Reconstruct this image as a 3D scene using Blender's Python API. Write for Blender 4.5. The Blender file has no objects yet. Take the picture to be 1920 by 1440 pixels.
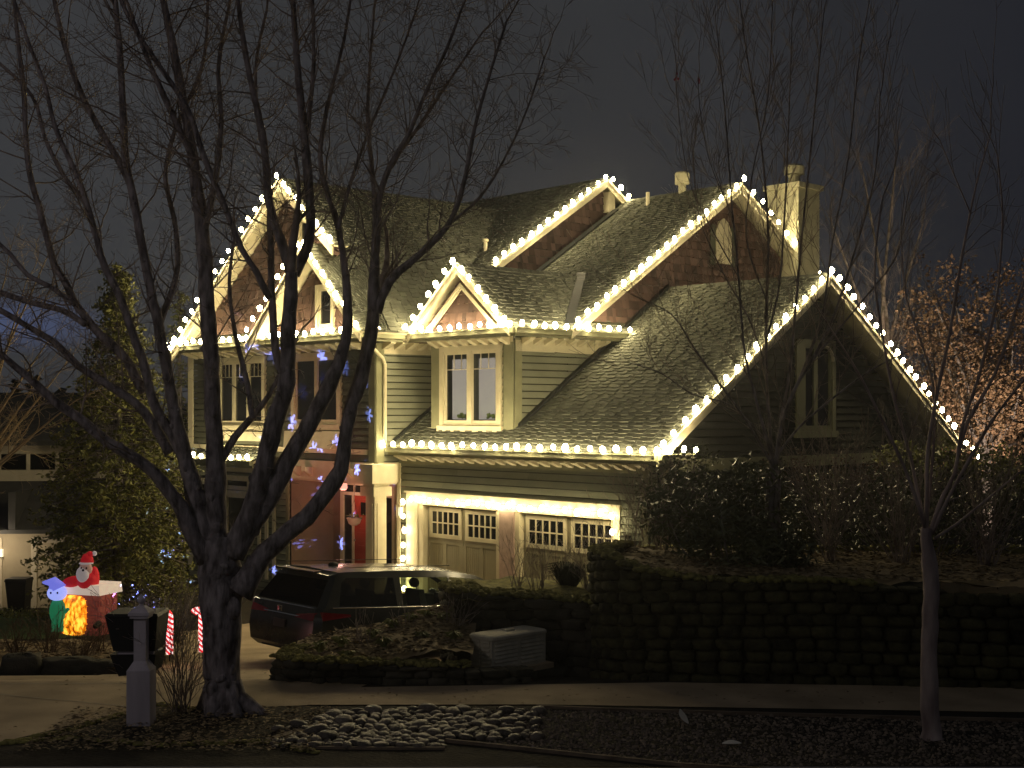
import bpy, math, random
from mathutils import Vector, Matrix
R = math.radians
random.seed(7)
SC = bpy.context.scene
COL = SC.collection

# ------------------------------------------------------------------ camera
CAM_H = 4.27
FPX = 2500.0
cd = bpy.data.cameras.new('camera')
cam = bpy.data.objects.new('camera', cd)
COL.objects.link(cam)
cam.location = (0, 0, CAM_H)
cam.rotation_euler = (R(90), 0, 0)
cd.sensor_width = 36
cd.lens = FPX / 1920 * 36
cd.shift_y = 55 / 1920
cd.clip_end = 800
SC.camera = cam

# ------------------------------------------------------------------ sky
w = bpy.data.worlds.new('World')
SC.world = w
w.use_nodes = True
nt = w.node_tree
nt.nodes.clear()
def N(t, typ, **kw):
    n = t.nodes.new(typ)
    for k, v in kw.items():
        setattr(n, k, v)
    return n
tc = N(nt, 'ShaderNodeTexCoord')
sep = N(nt, 'ShaderNodeSeparateXYZ')
nt.links.new(tc.outputs['Generated'], sep.inputs[0])
mr = N(nt, 'ShaderNodeMapRange')
mr.inputs[1].default_value = 0.02; mr.inputs[2].default_value = 0.36
nt.links.new(sep.outputs[0], mr.inputs[0])
mx = N(nt, 'ShaderNodeMix', data_type='RGBA')
mx.inputs[6].default_value = (0.0335, 0.0345, 0.0370, 1)
mx.inputs[7].default_value = (0.0150, 0.0158, 0.0205, 1)
nt.links.new(mr.outputs[0], mx.inputs[0])
nz = N(nt, 'ShaderNodeTexNoise')
nz.inputs['Scale'].default_value = 3.0
nz.inputs['Detail'].default_value = 3.0
nt.links.new(tc.outputs['Generated'], nz.inputs['Vector'])
mr2 = N(nt, 'ShaderNodeMapRange')
mr2.inputs[1].default_value = 0.3; mr2.inputs[2].default_value = 0.7
mr2.inputs[3].default_value = 0.82; mr2.inputs[4].default_value = 1.15
nt.links.new(nz.outputs[0], mr2.inputs[0])
# a thin town-lit cloud low on the left
m3 = N(nt, 'ShaderNodeMapping')
m3.inputs['Location'].default_value = (0.352 * 14, 0, -0.063 * 45)
m3.inputs['Scale'].default_value = (14, 0.0, 45)
nt.links.new(tc.outputs['Generated'], m3.inputs[0])
ln = N(nt, 'ShaderNodeVectorMath', operation='LENGTH')
nt.links.new(m3.outputs[0], ln.inputs[0])
mr3 = N(nt, 'ShaderNodeMapRange')
mr3.inputs[1].default_value = 0.2; mr3.inputs[2].default_value = 1.0
mr3.inputs[3].default_value = 1.0; mr3.inputs[4].default_value = 0.0
nt.links.new(ln.outputs['Value'], mr3.inputs[0])
mxc = N(nt, 'ShaderNodeMix', data_type='RGBA')
mxc.inputs[7].default_value = (0.055, 0.07, 0.13, 1)
nt.links.new(mr3.outputs[0], mxc.inputs[0])
nt.links.new(mx.outputs[2], mxc.inputs[6])
bg = N(nt, 'ShaderNodeBackground')
nt.links.new(mxc.outputs[2], bg.inputs[0])
nt.links.new(mr2.outputs[0], bg.inputs[1])
wo = N(nt, 'ShaderNodeOutputWorld')
nt.links.new(bg.outputs[0], wo.inputs[0])

# ------------------------------------------------------------------ faint sun lamp added as night fill
sd = bpy.data.lights.new('night_fill', 'SUN')
sd.energy = 0.02
sd.angle = R(20)
sd.color = (0.85, 0.88, 1.0)
so = bpy.data.objects.new('night_fill', sd)
so.rotation_euler = (R(50), 0, R(35))
COL.objects.link(so)
SC.view_settings.view_transform = 'Standard'
SC.view_settings.look = 'None'
SC.view_settings.exposure = 0
SC.view_settings.gamma = 1
SC.cycles.max_bounces = 5
SC.cycles.diffuse_bounces = 3
SC.cycles.glossy_bounces = 3
SC.cycles.transparent_max_bounces = 10
SC.cycles.sample_clamp_indirect = 3
SC.cycles.use_light_tree = True
SC.cycles.use_denoising = True

# ------------------------------------------------------------------ helpers
def tag(o, label=None, cat=None, group=None, kind=None):
    if label: o['label'] = label
    if cat: o['category'] = cat
    if group: o['group'] = group
    if kind: o['kind'] = kind
    return o

def empty(name, loc=(0, 0, 0), rz=0):
    o = bpy.data.objects.new(name, None)
    o.empty_display_size = 0.2
    o.location = loc
    o.rotation_euler = (0, 0, rz)
    COL.objects.link(o)
    return o

def mat(name, c1, c2=None, rough=0.7, nscale=6.0, detail=4.0, bump=0.0, bscale=40.0, island=0.0,
        spec=0.3, metal=0.0, emit=None, estr=0.0, coord='Object', stretch=None, sampling=None, objr=0.0):
    m = bpy.data.materials.new(name)
    m.use_nodes = True
    t = m.node_tree
    b = t.nodes['Principled BSDF']
    b.inputs['Roughness'].default_value = rough
    b.inputs['Metallic'].default_value = metal
    b.inputs['Specular IOR Level'].default_value = spec
    c2 = c2 or tuple(x * 0.75 for x in c1)
    tcn = N(t, 'ShaderNodeTexCoord')
    vec = tcn.outputs[coord]
    if stretch:
        mp = N(t, 'ShaderNodeMapping')
        mp.inputs['Scale'].default_value = stretch
        t.links.new(vec, mp.inputs[0]); vec = mp.outputs[0]
    nz = N(t, 'ShaderNodeTexNoise')
    nz.inputs['Scale'].default_value = nscale
    nz.inputs['Detail'].default_value = detail
    t.links.new(vec, nz.inputs['Vector'])
    rp = N(t, 'ShaderNodeMapRange')
    rp.inputs[1].default_value = 0.32; rp.inputs[2].default_value = 0.68
    t.links.new(nz.outputs[0], rp.inputs[0])
    fac = rp.outputs[0]
    if island > 0:
        gi = N(t, 'ShaderNodeNewGeometry')
        mm = N(t, 'ShaderNodeMix')
        mm.inputs[0].default_value = island
        t.links.new(fac, mm.inputs[2]); t.links.new(gi.outputs['Random Per Island'], mm.inputs[3])
        fac = mm.outputs[0]
    if objr > 0:
        oi = N(t, 'ShaderNodeObjectInfo')
        mm = N(t, 'ShaderNodeMix')
        mm.inputs[0].default_value = objr
        t.links.new(fac, mm.inputs[2]); t.links.new(oi.outputs['Random'], mm.inputs[3])
        fac = mm.outputs[0]
    mx = N(t, 'ShaderNodeMix', data_type='RGBA')
    mx.inputs[6].default_value = (*c1, 1); mx.inputs[7].default_value = (*c2, 1)
    t.links.new(fac, mx.inputs[0])
    t.links.new(mx.outputs[2], b.inputs['Base Color'])
    if bump > 0:
        n2 = N(t, 'ShaderNodeTexNoise')
        n2.inputs['Scale'].default_value = bscale
        n2.inputs['Detail'].default_value = 5
        t.links.new(vec, n2.inputs['Vector'])
        bp = N(t, 'ShaderNodeBump')
        bp.inputs['Strength'].default_value = bump
        bp.inputs['Distance'].default_value = 0.02
        t.links.new(n2.outputs[0], bp.inputs['Height'])
        t.links.new(bp.outputs[0], b.inputs['Normal'])
    if emit:
        b.inputs['Emission Color'].default_value = (*emit, 1)
        b.inputs['Emission Strength'].default_value = estr
    if sampling:
        m.cycles.emission_sampling = sampling
    return m

def glassmat(name, tint, transp=0.5, rough=0.02):
    m = bpy.data.materials.new(name)
    m.use_nodes = True
    t = m.node_tree
    t.nodes.clear()
    o = N(t, 'ShaderNodeOutputMaterial')
    tr = N(t, 'ShaderNodeBsdfTransparent'); tr.inputs[0].default_value = (*tint, 1)
    df = N(t, 'ShaderNodeBsdfDiffuse'); df.inputs[0].default_value = (0.012, 0.013, 0.015, 1)
    gl = N(t, 'ShaderNodeBsdfGlossy'); gl.inputs['Roughness'].default_value = rough
    gl.inputs[0].default_value = (0.9, 0.9, 0.9, 1)
    m1 = N(t, 'ShaderNodeMixShader'); m1.inputs[0].default_value = transp
    t.links.new(df.outputs[0], m1.inputs[1]); t.links.new(tr.outputs[0], m1.inputs[2])
    fr = N(t, 'ShaderNodeFresnel'); fr.inputs[0].default_value = 1.5
    m2 = N(t, 'ShaderNodeMixShader')
    ge = N(t, 'ShaderNodeNewGeometry'); om = N(t, 'ShaderNodeMath', operation='SUBTRACT'); om.inputs[0].default_value = 1
    t.links.new(ge.outputs['Backfacing'], om.inputs[1])
    mu = N(t, 'ShaderNodeMath', operation='MULTIPLY'); t.links.new(fr.outputs[0], mu.inputs[0]); t.links.new(om.outputs[0], mu.inputs[1])
    t.links.new(mu.outputs[0], m2.inputs[0])
    t.links.new(m1.outputs[0], m2.inputs[1]); t.links.new(gl.outputs[0], m2.inputs[2])
    t.links.new(m2.outputs[0], o.inputs[0])
    return m

class MB:
    def __init__(s):
        s.v = []; s.f = []
    def face(s, pts):
        n = len(s.v); s.v += [tuple(p) for p in pts]; s.f.append(tuple(range(n, n + len(pts))))
    def hexa(s, b, t):            # 4 bottom + 4 top points, same winding (counter-clockwise seen from above)
        n = len(s.v); s.v += [tuple(p) for p in b] + [tuple(p) for p in t]
        s.f += [(n+3, n+2, n+1, n), (n+4, n+5, n+6, n+7)]
        for i in range(4):
            j = (i + 1) % 4
            s.f.append((n+i, n+j, n+4+j, n+4+i))
    def box(s, x0, x1, y0, y1, z0, z1):
        if x0 > x1: x0, x1 = x1, x0
        if y0 > y1: y0, y1 = y1, y0
        if z0 > z1: z0, z1 = z1, z0
        s.hexa([(x0, y0, z0), (x1, y0, z0), (x1, y1, z0), (x0, y1, z0)],
               [(x0, y0, z1), (x1, y0, z1), (x1, y1, z1), (x0, y1, z1)])
    def bar(s, p, q, wd, w, hd, h):   # prism from p to q; cross-section spans 0..w*wd and 0..h*hd
        p, q, wd, hd = Vector(p), Vector(q), Vector(wd), Vector(hd)
        a, b = wd * w, hd * h
        s.hexa([p, q, q + a, p + a], [p + b, q + b, q + a + b, p + a + b])
    def tube(s, pts, rad, n=8, cap=True, jit=0.0):
        pts = [Vector(p) for p in pts]
        if isinstance(rad, (int, float)): rad = [rad] * len(pts)
        base = len(s.v)
        up = Vector((0.13, 0.31, 0.94)).normalized()
        prev = None
        for i, p in enumerate(pts):
            d = (pts[min(i+1, len(pts)-1)] - pts[max(i-1, 0)])
            if d.length < 1e-9: d = Vector((0, 0, 1))
            d.normalize()
            if prev is None:
                a = d.cross(up)
                if a.length < 0.1: a = d.cross(Vector((1, 0, 0)))
            else:
                a = prev - d * prev.dot(d)
                if a.length < 1e-6: a = d.cross(up)
            a.normalize(); b = d.cross(a); prev = a
            for k in range(n):
                t = 2 * math.pi * k / n
                r = rad[i] * (1 + (random.uniform(-jit, jit) if jit else 0))
                s.v.append(tuple(p + (a * math.cos(t) + b * math.sin(t)) * r))
        for i in range(len(pts) - 1):
            for k in range(n):
                a0 = base + i*n + k; a1 = base + i*n + (k+1) % n
                s.f.append((a0, a1, a1 + n, a0 + n))
        if cap:
            s.f.append(tuple(base + k for k in range(n))[::-1])
            s.f.append(tuple(base + (len(pts)-1)*n + k for k in range(n)))
    def sphere(s, c, rx, ry=None, rz=None, n=12, m=8, rot=None, noise=0.0):
        ry = ry or rx; rz = rz or rx
        base = len(s.v); c = Vector(c)
        for i in range(m + 1):
            ph = math.pi * i / m
            for k in range(n):
                t = 2 * math.pi * k / n
                q = 1 + (random.uniform(-noise, noise) if noise and 0 < i < m else 0)
                v = Vector((rx*math.sin(ph)*math.cos(t)*q, ry*math.sin(ph)*math.sin(t)*q, rz*math.cos(ph)))
                if rot: v = rot @ v
                s.v.append(tuple(c + v))
        for i in range(m):
            for k in range(n):
                a0 = base + i*n + k; a1 = base + i*n + (k+1) % n
                s.f.append((a0, a0 + n, a1 + n, a1))
    def lathe(s, prof, c=(0, 0, 0), n=16):
        base = len(s.v)
        for r, z in prof:
            for k in range(n):
                t = 2*math.pi*k/n
                s.v.append((c[0] + r*math.cos(t), c[1] + r*math.sin(t), c[2] + z))
        for i in range(len(prof) - 1):
            for k in range(n):
                a0 = base + i*n + k; a1 = base + i*n + (k+1) % n
                s.f.append((a0, a1, a1 + n, a0 + n))
        s.f.append(tuple(base + k for k in range(n))[::-1])
        s.f.append(tuple(base + (len(prof)-1)*n + k for k in range(n)))
    def build(s, name, m, parent=None, smooth=False, loc=None, auto=False):
        me = bpy.data.meshes.new(name)
        me.from_pydata(s.v, [], s.f)
        me.materials.append(m)
        if smooth or auto:
            me.polygons.foreach_set('use_smooth', [True] * len(me.polygons))
        me.update()
        if auto:
            try: me.set_sharp_from_angle(angle=R(35))
            except Exception: pass
        o = bpy.data.objects.new(name, me)
        COL.objects.link(o)
        if parent: o.parent = parent
        if loc is not None: o.location = loc
        return o

def P(px, py, d):                     # design helper: a point seen at px,py of the photo at depth d
    return Vector(((px - 960) / FPX * d, d, CAM_H + (775 - py) / FPX * d))

OX, OY = 2.705, 25.05                 # front right corner of the garage eaves
AX = Vector((0.6795, -0.7338, 0)); BX = Vector((0.7338, 0.6795, 0))
YAW = math.atan2(AX.y, AX.x)
def HW(u, v, z=0.0):
    return Vector((OX, OY, 0)) + AX * u + BX * v + Vector((0, 0, z))
def WH(p):
    d = Vector((p[0] - OX, p[1] - OY, 0))
    return d.dot(AX), d.dot(BX)

# ------------------------------------------------------------------ materials
M = {}
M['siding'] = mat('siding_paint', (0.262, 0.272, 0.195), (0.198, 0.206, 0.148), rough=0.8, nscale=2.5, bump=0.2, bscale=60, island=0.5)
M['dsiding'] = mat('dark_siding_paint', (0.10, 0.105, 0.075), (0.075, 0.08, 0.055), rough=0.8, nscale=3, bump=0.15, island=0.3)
M['shadesiding'] = mat('shaded_siding_paint', (0.035, 0.037, 0.028), (0.025, 0.027, 0.02), rough=0.85, nscale=3, bump=0.15, island=0.3)  # gable siding darkened in colour to stand in for its shade
M['trim'] = mat('cream_trim_paint', (0.70, 0.64, 0.45), (0.62, 0.56, 0.38), rough=0.6, nscale=5, bump=0.08, bscale=50)
M['trimgrey'] = mat('grey_green_trim_paint', (0.27, 0.27, 0.16), (0.22, 0.22, 0.13), rough=0.65, nscale=4, bump=0.1)
M['shingle'] = mat('asphalt_shingle', (0.165, 0.172, 0.135), (0.078, 0.082, 0.064), rough=0.95, nscale=2.5, bump=0.5, bscale=120, island=0.6, spec=0.1)
M['cedar'] = mat('cedar_shake', (0.185, 0.115, 0.095), (0.060, 0.040, 0.036), rough=0.9, nscale=2.0, bump=0.4, bscale=50, island=0.8, spec=0.15)
M['flash'] = mat('dark_metal_flashing', (0.05, 0.055, 0.055), rough=0.45, metal=0.6)
M['taupe'] = mat('taupe_stucco', (0.24, 0.17, 0.125), (0.20, 0.145, 0.105), rough=0.9, nscale=3, bump=0.2)
M['doorred'] = mat('red_door_paint', (0.42, 0.07, 0.04), (0.34, 0.05, 0.03), rough=0.45, nscale=3)
M['core'] = mat('dark_interior', (0.01, 0.01, 0.01), rough=1)
M['chim'] = mat('chimney_panel_paint', (0.52, 0.49, 0.33), (0.40, 0.38, 0.26), rough=0.8, nscale=4, bump=0.2)
M['gdoor'] = mat('garage_door_paint', (0.34, 0.31, 0.20), (0.29, 0.265, 0.17), rough=0.6, nscale=3, bump=0.08)
M['pane'] = glassmat('dark_window_glass', (0.5, 0.5, 0.5), 0.35, 0.03)
M['cord'] = mat('green_cord', (0.03, 0.05, 0.03), rough=0.6)
M['blind'] = mat('lit_window_blind', (0.30, 0.24, 0.26), rough=0.9, nscale=2, emit=(0.42, 0.285, 0.32), estr=1.35)
M['conc'] = mat('concrete', (0.50, 0.39, 0.25), (0.30, 0.235, 0.15), rough=0.9, nscale=1.3, detail=8, bump=0.5, bscale=90)
M['soil'] = mat('soil', (0.03, 0.024, 0.015), (0.010, 0.009, 0.006), rough=1, nscale=5, detail=10, bump=1.0, bscale=25)
M['asphalt'] = mat('asphalt', (0.03, 0.03, 0.03), (0.018, 0.018, 0.018), rough=0.95, nscale=3, bump=0.6, bscale=120)
M['moss'] = mat('moss', (0.32, 0.30, 0.09), (0.13, 0.12, 0.045), rough=1, nscale=8, bump=1, bscale=60)
M['rock'] = mat('mossy_rock', (0.085, 0.078, 0.06), (0.02, 0.021, 0.014), rough=0.95, nscale=3, bump=0.8, bscale=20, island=0.4)
M['block'] = mat('mossy_block', (0.10, 0.095, 0.04), (0.016, 0.015, 0.010), rough=1, nscale=5, bump=1, bscale=30, island=0.3)
M['cobble'] = mat('river_stone', (0.22, 0.185, 0.145), (0.035, 0.03, 0.025), rough=0.5, nscale=4, bump=0.4, bscale=30, objr=0.6)
M['gravel'] = mat('gravel_stone', (0.34, 0.27, 0.20), (0.05, 0.043, 0.036), rough=0.85, nscale=5, island=0.9)
M['bark'] = mat('grey_bark', (0.36, 0.32, 0.32), (0.08, 0.07, 0.07), rough=0.95, nscale=14, detail=9, bump=1.0, bscale=34, stretch=(1, 1, 0.35), spec=0.1)
M['twig'] = mat('twig_bark', (0.40, 0.34, 0.29), (0.15, 0.115, 0.10), rough=0.9, nscale=6, spec=0.1)
M['bark2'] = mat('smooth_brown_bark', (0.50, 0.40, 0.36), (0.24, 0.18, 0.17), rough=0.8, nscale=7, bump=0.4, bscale=30, stretch=(1, 1, 0.3))
M['leafg'] = mat('evergreen_leaf', (0.30, 0.30, 0.085), (0.09, 0.105, 0.03), rough=0.6, nscale=1.2, island=0.6)
M['leafr'] = mat('glossy_evergreen_leaf', (0.13, 0.145, 0.06), (0.045, 0.055, 0.024), rough=0.42, nscale=1.5, island=0.6, spec=0.5)
M['leafb'] = mat('dead_brown_leaf', (0.36, 0.235, 0.15), (0.17, 0.105, 0.07), rough=0.85, nscale=1.2, island=0.7)
M['litter'] = mat('leaf_litter', (0.38, 0.29, 0.16), (0.08, 0.06, 0.035), rough=0.95, nscale=2, island=0.9)
M['grass'] = mat('lawn_grass', (0.06, 0.10, 0.025), (0.03, 0.055, 0.015), rough=0.9, nscale=2, island=0.5)
M['postw'] = mat('weathered_white_paint', (0.56, 0.51, 0.545), (0.38, 0.345, 0.375), rough=0.8, nscale=4, bump=0.3, stretch=(1, 1, 0.2))
M['black'] = mat('black_plastic', (0.012, 0.012, 0.012), rough=0.6)
M['ubox'] = mat('utility_box_paint', (0.60, 0.56, 0.43), (0.45, 0.42, 0.32), rough=0.8, nscale=6, bump=0.2)
M['wood'] = mat('weathered_board', (0.26, 0.20, 0.14), (0.12, 0.09, 0.065), rough=0.9, nscale=5, stretch=(0.3, 3, 3), bump=0.4)
WARM = (1.0, 0.81, 0.45)
M['bulb'] = mat('warm_bulb_glow', (1, 0.9, 0.7), emit=WARM, estr=128, sampling='FRONT')
M['bulbd'] = mat('warm_bulb_glow_soft', (1, 0.9, 0.7), emit=WARM, estr=36, sampling='FRONT')
M['van'] = mat('dark_grey_car_paint', (0.030, 0.032, 0.029), (0.026, 0.028, 0.025), rough=0.2, spec=0.5, metal=0.0)
M['vglass'] = glassmat('tinted_car_glass', (0.3, 0.3, 0.3), 0.12, 0.03)
M['cglass'] = glassmat('clear_car_glass', (0.8, 0.9, 0.8), 0.85, 0.02)
M['tail'] = mat('red_tail_lamp_lens', (0.20, 0.006, 0.012), rough=0.15, spec=0.6)
M['chrome'] = mat('chrome', (0.7, 0.7, 0.7), rough=0.15, metal=1)
M['tyre'] = mat('tyre_rubber', (0.012, 0.012, 0.012), rough=0.9)

# ------------------------------------------------------------------ ground
def zg(y):
    if y <= 17: return 0.85
    if y >= 26: return -0.3
    if y >= 22: return 0.05 - 0.35 * (y - 22) / 4
    return 0.05 + 0.80 * (22 - y) / 5
def clipY(poly, y0, y1):
    def cl(poly, keep, yy):
        out = []
        for i in range(len(poly)):
            a, b = poly[i], poly[(i+1) % len(poly)]
            ka, kb = keep(a[1]), keep(b[1])
            if ka: out.append(a)
            if ka != kb:
                t = (yy - a[1]) / (b[1] - a[1]); out.append((a[0] + (b[0]-a[0])*t, yy))
        return out
    p = cl(poly, lambda y: y >= y0, y0)
    return cl(p, lambda y: y <= y1, y1) if len(p) > 2 else []
def sheet(name, poly, off, m, label=None, cat=None, kind='structure', zf=zg):
    mb = MB()
    for a, b in ((-400, 17), (17, 22), (22, 26), (26, 900)):
        q = clipY(poly, a, b)
        if len(q) > 2: mb.face([(x, y, zf(y) + off) for x, y in q])
    o = mb.build(name, m)
    o['kind'] = kind
    if label: o['label'] = label
    if cat: o['category'] = cat
    return o
def gp(px, py, off=0.0):              # ground point seen at px,py
    lo, hi = 3.0, 400.0
    for _ in range(60):
        d = (lo + hi) / 2
        if CAM_H + (775 - py) / FPX * d > zg(d) + off: lo = d
        else: hi = d
    return ((px - 960) / FPX * lo, lo)

gl = MB()
gl.face([(-300, 28, -.3), (-10.4, 28, -.3), (-10.4, 33, -1.4), (-300, 33, -1.4)]); gl.face([(-300, 33, -1.4), (-10.4, 33, -1.4), (-10.4, 240, -1.4), (-300, 240, -1.4)])
gl.face([(-10.4, 28, -.3), (-10.4, 240, -.3), (-10.4, 240, -1.4), (-10.4, 33, -1.4)])
tag(gl.build('hillside', M['soil']), 'ground falling away toward the neighbouring house', 'ground', kind='structure')
tag(sheet('ground', [(-300, 13.2), (300, 12.6), (300, 240), (-10.4, 240), (-10.4, 28), (-300, 28)], 0, M['soil']), 'dark soil and mulch ground around the houses', 'ground')
tag(sheet('road', [(-300, -80), (300, -80), (300, 12.6), (-300, 13.2)], -0.13, M['asphalt']), 'dark asphalt street along the bottom edge', 'road')
# kerb of the street
kb = MB()
kb.hexa([(-300, 13.05, 0.4), (300, 12.45, 0.4), (300, 12.6, 0.4), (-300, 13.2, 0.4)], [(-300, 13.05, 0.845), (300, 12.45, 0.845), (300, 12.6, 0.845), (-300, 13.2, 0.845)])
tag(kb.build('kerb', M['conc']), 'low dark kerb between street and verge', 'kerb', kind='structure')
dw = [HW(-8.6, 0.3), HW(-0.9, 0.3), HW(-0.9, -6.8), (-1.6, 17.4), (-1.9, 16.6), (-2.4, 15.6), gp(385, 1330), gp(285, 1318), gp(240, 1335), gp(0, 1393), (-9.5, 13.3), (-9.5, 17.3), (-7.8, 18.9), (-5.9, 19.0), HW(-8.6, -5.5)]
sheet('driveway', [(p[0], p[1]) for p in dw], 0.006, M['conc'], 'concrete driveway running from the street down to the garage', 'driveway')
sheet('sidewalk', [(-2.4, 15.6), (0.3, 15.62), (6, 15.2), (30, 14.2), (30, 15.6), (6.5, 16.55), (2, 16.9), (-1.9, 16.6)], 0.011, M['conc'], 'narrow concrete sidewalk between rock wall and stone bed', 'sidewalk')
sheet('neighbour_lawn', [gp(-200, 1150), gp(60, 1150), gp(190, 1160), gp(190, 1195), gp(60, 1200), gp(-200, 1205)], 0.02, M['grass'], 'short green lawn beside the inflatable', 'lawn')

# slab joints of the driveway apron and sidewalk as thin raised mortar lines
jt = MB()
for a, b in (((0, 1303), (240, 1326)), ((0, 1283), (245, 1283)),):
    p, q = gp(*a), gp(*b)
    n = Vector((-(q[1]-p[1]), q[0]-p[0])).normalized() * 0.012
    jt.face([(p[0]-n.x, p[1]-n.y, 0.861), (q[0]-n.x, q[1]-n.y, 0.861), (q[0]+n.x, q[1]+n.y, 0.861), (p[0]+n.x, p[1]+n.y, 0.861)])
jt.build('expansion_joint', mat('pale_joint', (0.45, 0.40, 0.30), rough=0.9))['kind'] = 'structure'

# ================================================================== THE HOUSE
house = empty('house', (OX, OY, 0), YAW)
tag(house, 'two storey olive green house with cream trim, cedar gables and lit roof edges', 'house')
EX, EY, EZ = Vector((1, 0, 0)), Vector((0, 1, 0)), Vector((0, 0, 1))

class Plane:
    """wall plane: kind 'a' faces -v at v=c (s runs along u); kind 'b' faces +u at u=c (s runs along v)"""
    def __init__(s, kind, c): s.k = kind; s.c = c
    def pt(s, a, z, n=0.0):
        return Vector((a, s.c - n, z)) if s.k == 'a' else Vector((s.c + n, a, z))
    def box(s, mb, a0, a1, z0, z1, n0, n1):
        if s.k == 'a': mb.box(a0, a1, s.c - n0, s.c - n1, z0, z1)
        else: mb.box(s.c + n0, s.c + n1, a0, a1, z0, z1)
    def quad(s, mb, pts):  # pts (s,z,n) counter-clockwise seen from outside
        q = [s.pt(*p) for p in pts]
        mb.face(q)

def intervals(poly, z):
    xs = []
    for i in range(len(poly)):
        a, b = poly[i], poly[(i+1) % len(poly)]
        if (a[1] <= z) != (b[1] <= z):
            t = (z - a[1]) / (b[1] - a[1]); xs.append(a[0] + (b[0]-a[0])*t)
    xs.sort()
    return [(xs[i], xs[i+1]) for i in range(0, len(xs) - 1, 2)]

def clad(pl, poly, holes, m, parent=house, step=0.155, lap=0.034, split=None, name='wall'):
    """real lapped boards (or individual shakes) over a polygon, leaving out rectangular holes"""
    mb = MB()
    z0 = min(p[1] for p in poly); z1 = max(p[1] for p in poly)
    z = z0
    while z < z1 - 1e-4:
        zt = min(z + step, z1)
        ia = intervals(poly, z + 0.003); ib = intervals(poly, zt - 0.003)
        for (l0, r0), (l1, r1) in zip(ia, ib):
            segs = [(l0, r0, l1, r1)]
            zm = (z + zt) / 2
            for h in holes:
                if h[2] - 1e-3 < zm < h[3] + 1e-3:
                    ns = []
                    for a, b, c, d in segs:
                        if h[0] > a and h[1] < b:
                            ns += [(a, h[0], c, h[0]), (h[1], b, h[1], d)]
                        elif h[0] <= a and h[1] > a and h[1] < b: ns.append((h[1], b, h[1], d))
                        elif h[1] >= b and h[0] < b and h[0] > a: ns.append((a, h[0], c, h[0]))
                        elif h[0] <= a and h[1] >= b: pass
                        else: ns.append((a, b, c, d))
                    segs = ns
            for a, b, c, d in segs:
                if b - a < 0.01: continue
                if not split:
                    pieces = []; x = a
                    while x < b - 0.01:
                        x2 = min(b, x + random.uniform(1.6, 3.6))
                        if b - x2 < 0.4: x2 = b
                        pieces.append((x, x2 - (0.004 if x2 < b else 0), c if x == a else min(max(x, c), d), d if x2 == b else min(max(x2, c), d), 0, random.uniform(0, .003)))
                        x = x2
                else:
                    pieces = []; x = a
                    while x < b - 0.01:
                        w_ = random.uniform(*split); x2 = min(b, x + w_)
                        if b - x2 < 0.04: x2 = b
                        cc = c if x == a else min(max(x, c), d); dd = d if x2 == b else min(max(x2, c), d)
                        pieces.append((x + 0.003, x2 - 0.003, cc, dd, random.uniform(-0.012, 0.012), random.uniform(0, 0.012)))
                        x = x2
                for (a_, b_, c_, d_, dz, dn) in pieces:
                    lo = z + dz if split else z + 0.024
                    i = len(mb.v)
                    pts = [(a_, lo, lap + dn), (b_, lo, lap + dn), (d_, zt, 0.004), (c_, zt, 0.004), (a_, lo, 0.0), (b_, lo, 0.0)]
                    mb.v += [tuple(pl.pt(*p)) for p in pts]
                    mb.f += [(i, i+1, i+2, i+3), (i+4, i+5, i+1, i)]
                    if split: mb.f += [(i+4, i, i+3), (i+1, i+5, i+2)]
        z = zt
    return mb.build(name, m, parent)

def roofslope(A, B, C, D, name='roof', soffit=True, course=0.13, shing=True):
    """A,B eave ends (left, right seen from outside), C above B, D above A (ridge). Real shingle courses with tabs."""
    A, B, C, D = map(Vector, (A, B, C, D))
    nrm = (B - A).cross(D - A).normalized()
    if nrm.z < 0: nrm = -nrm
    mb = MB()
    dk = 0.03
    lo = [A - nrm*dk, B - nrm*dk, C - nrm*dk, D - nrm*dk]
    mb.hexa(lo, [A, B, C, D])
    if shing:
        L = max((D - A).length, (C - B).length); n = max(1, int(L / course))
        k = 0
        for i in range(n):
            t0 = i / n; t1 = min(1, (i + 1.25) / n)
            l0, r0 = A.lerp(D, t0), B.lerp(C, t0)
            l1, r1 = A.lerp(D, t1), B.lerp(C, t1)
            wd = (r0 - l0).length
            x = 0.0; j = 0
            up = (l1 - l0).normalized()
            while x < wd - 0.02:
                tw = random.uniform(0.12, 0.24); x2 = min(wd, x + tw)
                a, b = x / wd, x2 / wd
                high = (j % 2 == 0)
                j += 1
                th = (0.034 if high else 0.012) + random.uniform(0, 0.006)
                dn = (-0.025 if high else 0.025) + random.uniform(-0.01, 0.01)
                q0 = l0.lerp(r0, a) + up*dn; q1 = l0.lerp(r0, b) + up*dn
                q2 = l1.lerp(r1, b); q3 = l1.lerp(r1, a)
                i0 = len(mb.v)
                for q in (q0 + nrm*th, q1 + nrm*th, q2 + nrm*0.003, q3 + nrm*0.003, q0, q1): mb.v.append(tuple(q))
                mb.f += [(i0, i0+1, i0+2, i0+3), (i0+4, i0+5, i0+1, i0), (i0+4, i0, i0+3), (i0+1, i0+5, i0+2)]
                x = x2
    o = mb.build(name, M['shingle'], house)
    if soffit:
        s = MB()
        e = dk + 0.002
        ins = 0.02
        s.hexa([A - nrm*(e+0.05), B - nrm*(e+0.05), C - nrm*(e+0.05), D - nrm*(e+0.05)], [A - nrm*e, B - nrm*e, C - nrm*e, D - nrm*e])
        s.build('soffit', M['trim'], house)
    return o

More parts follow.
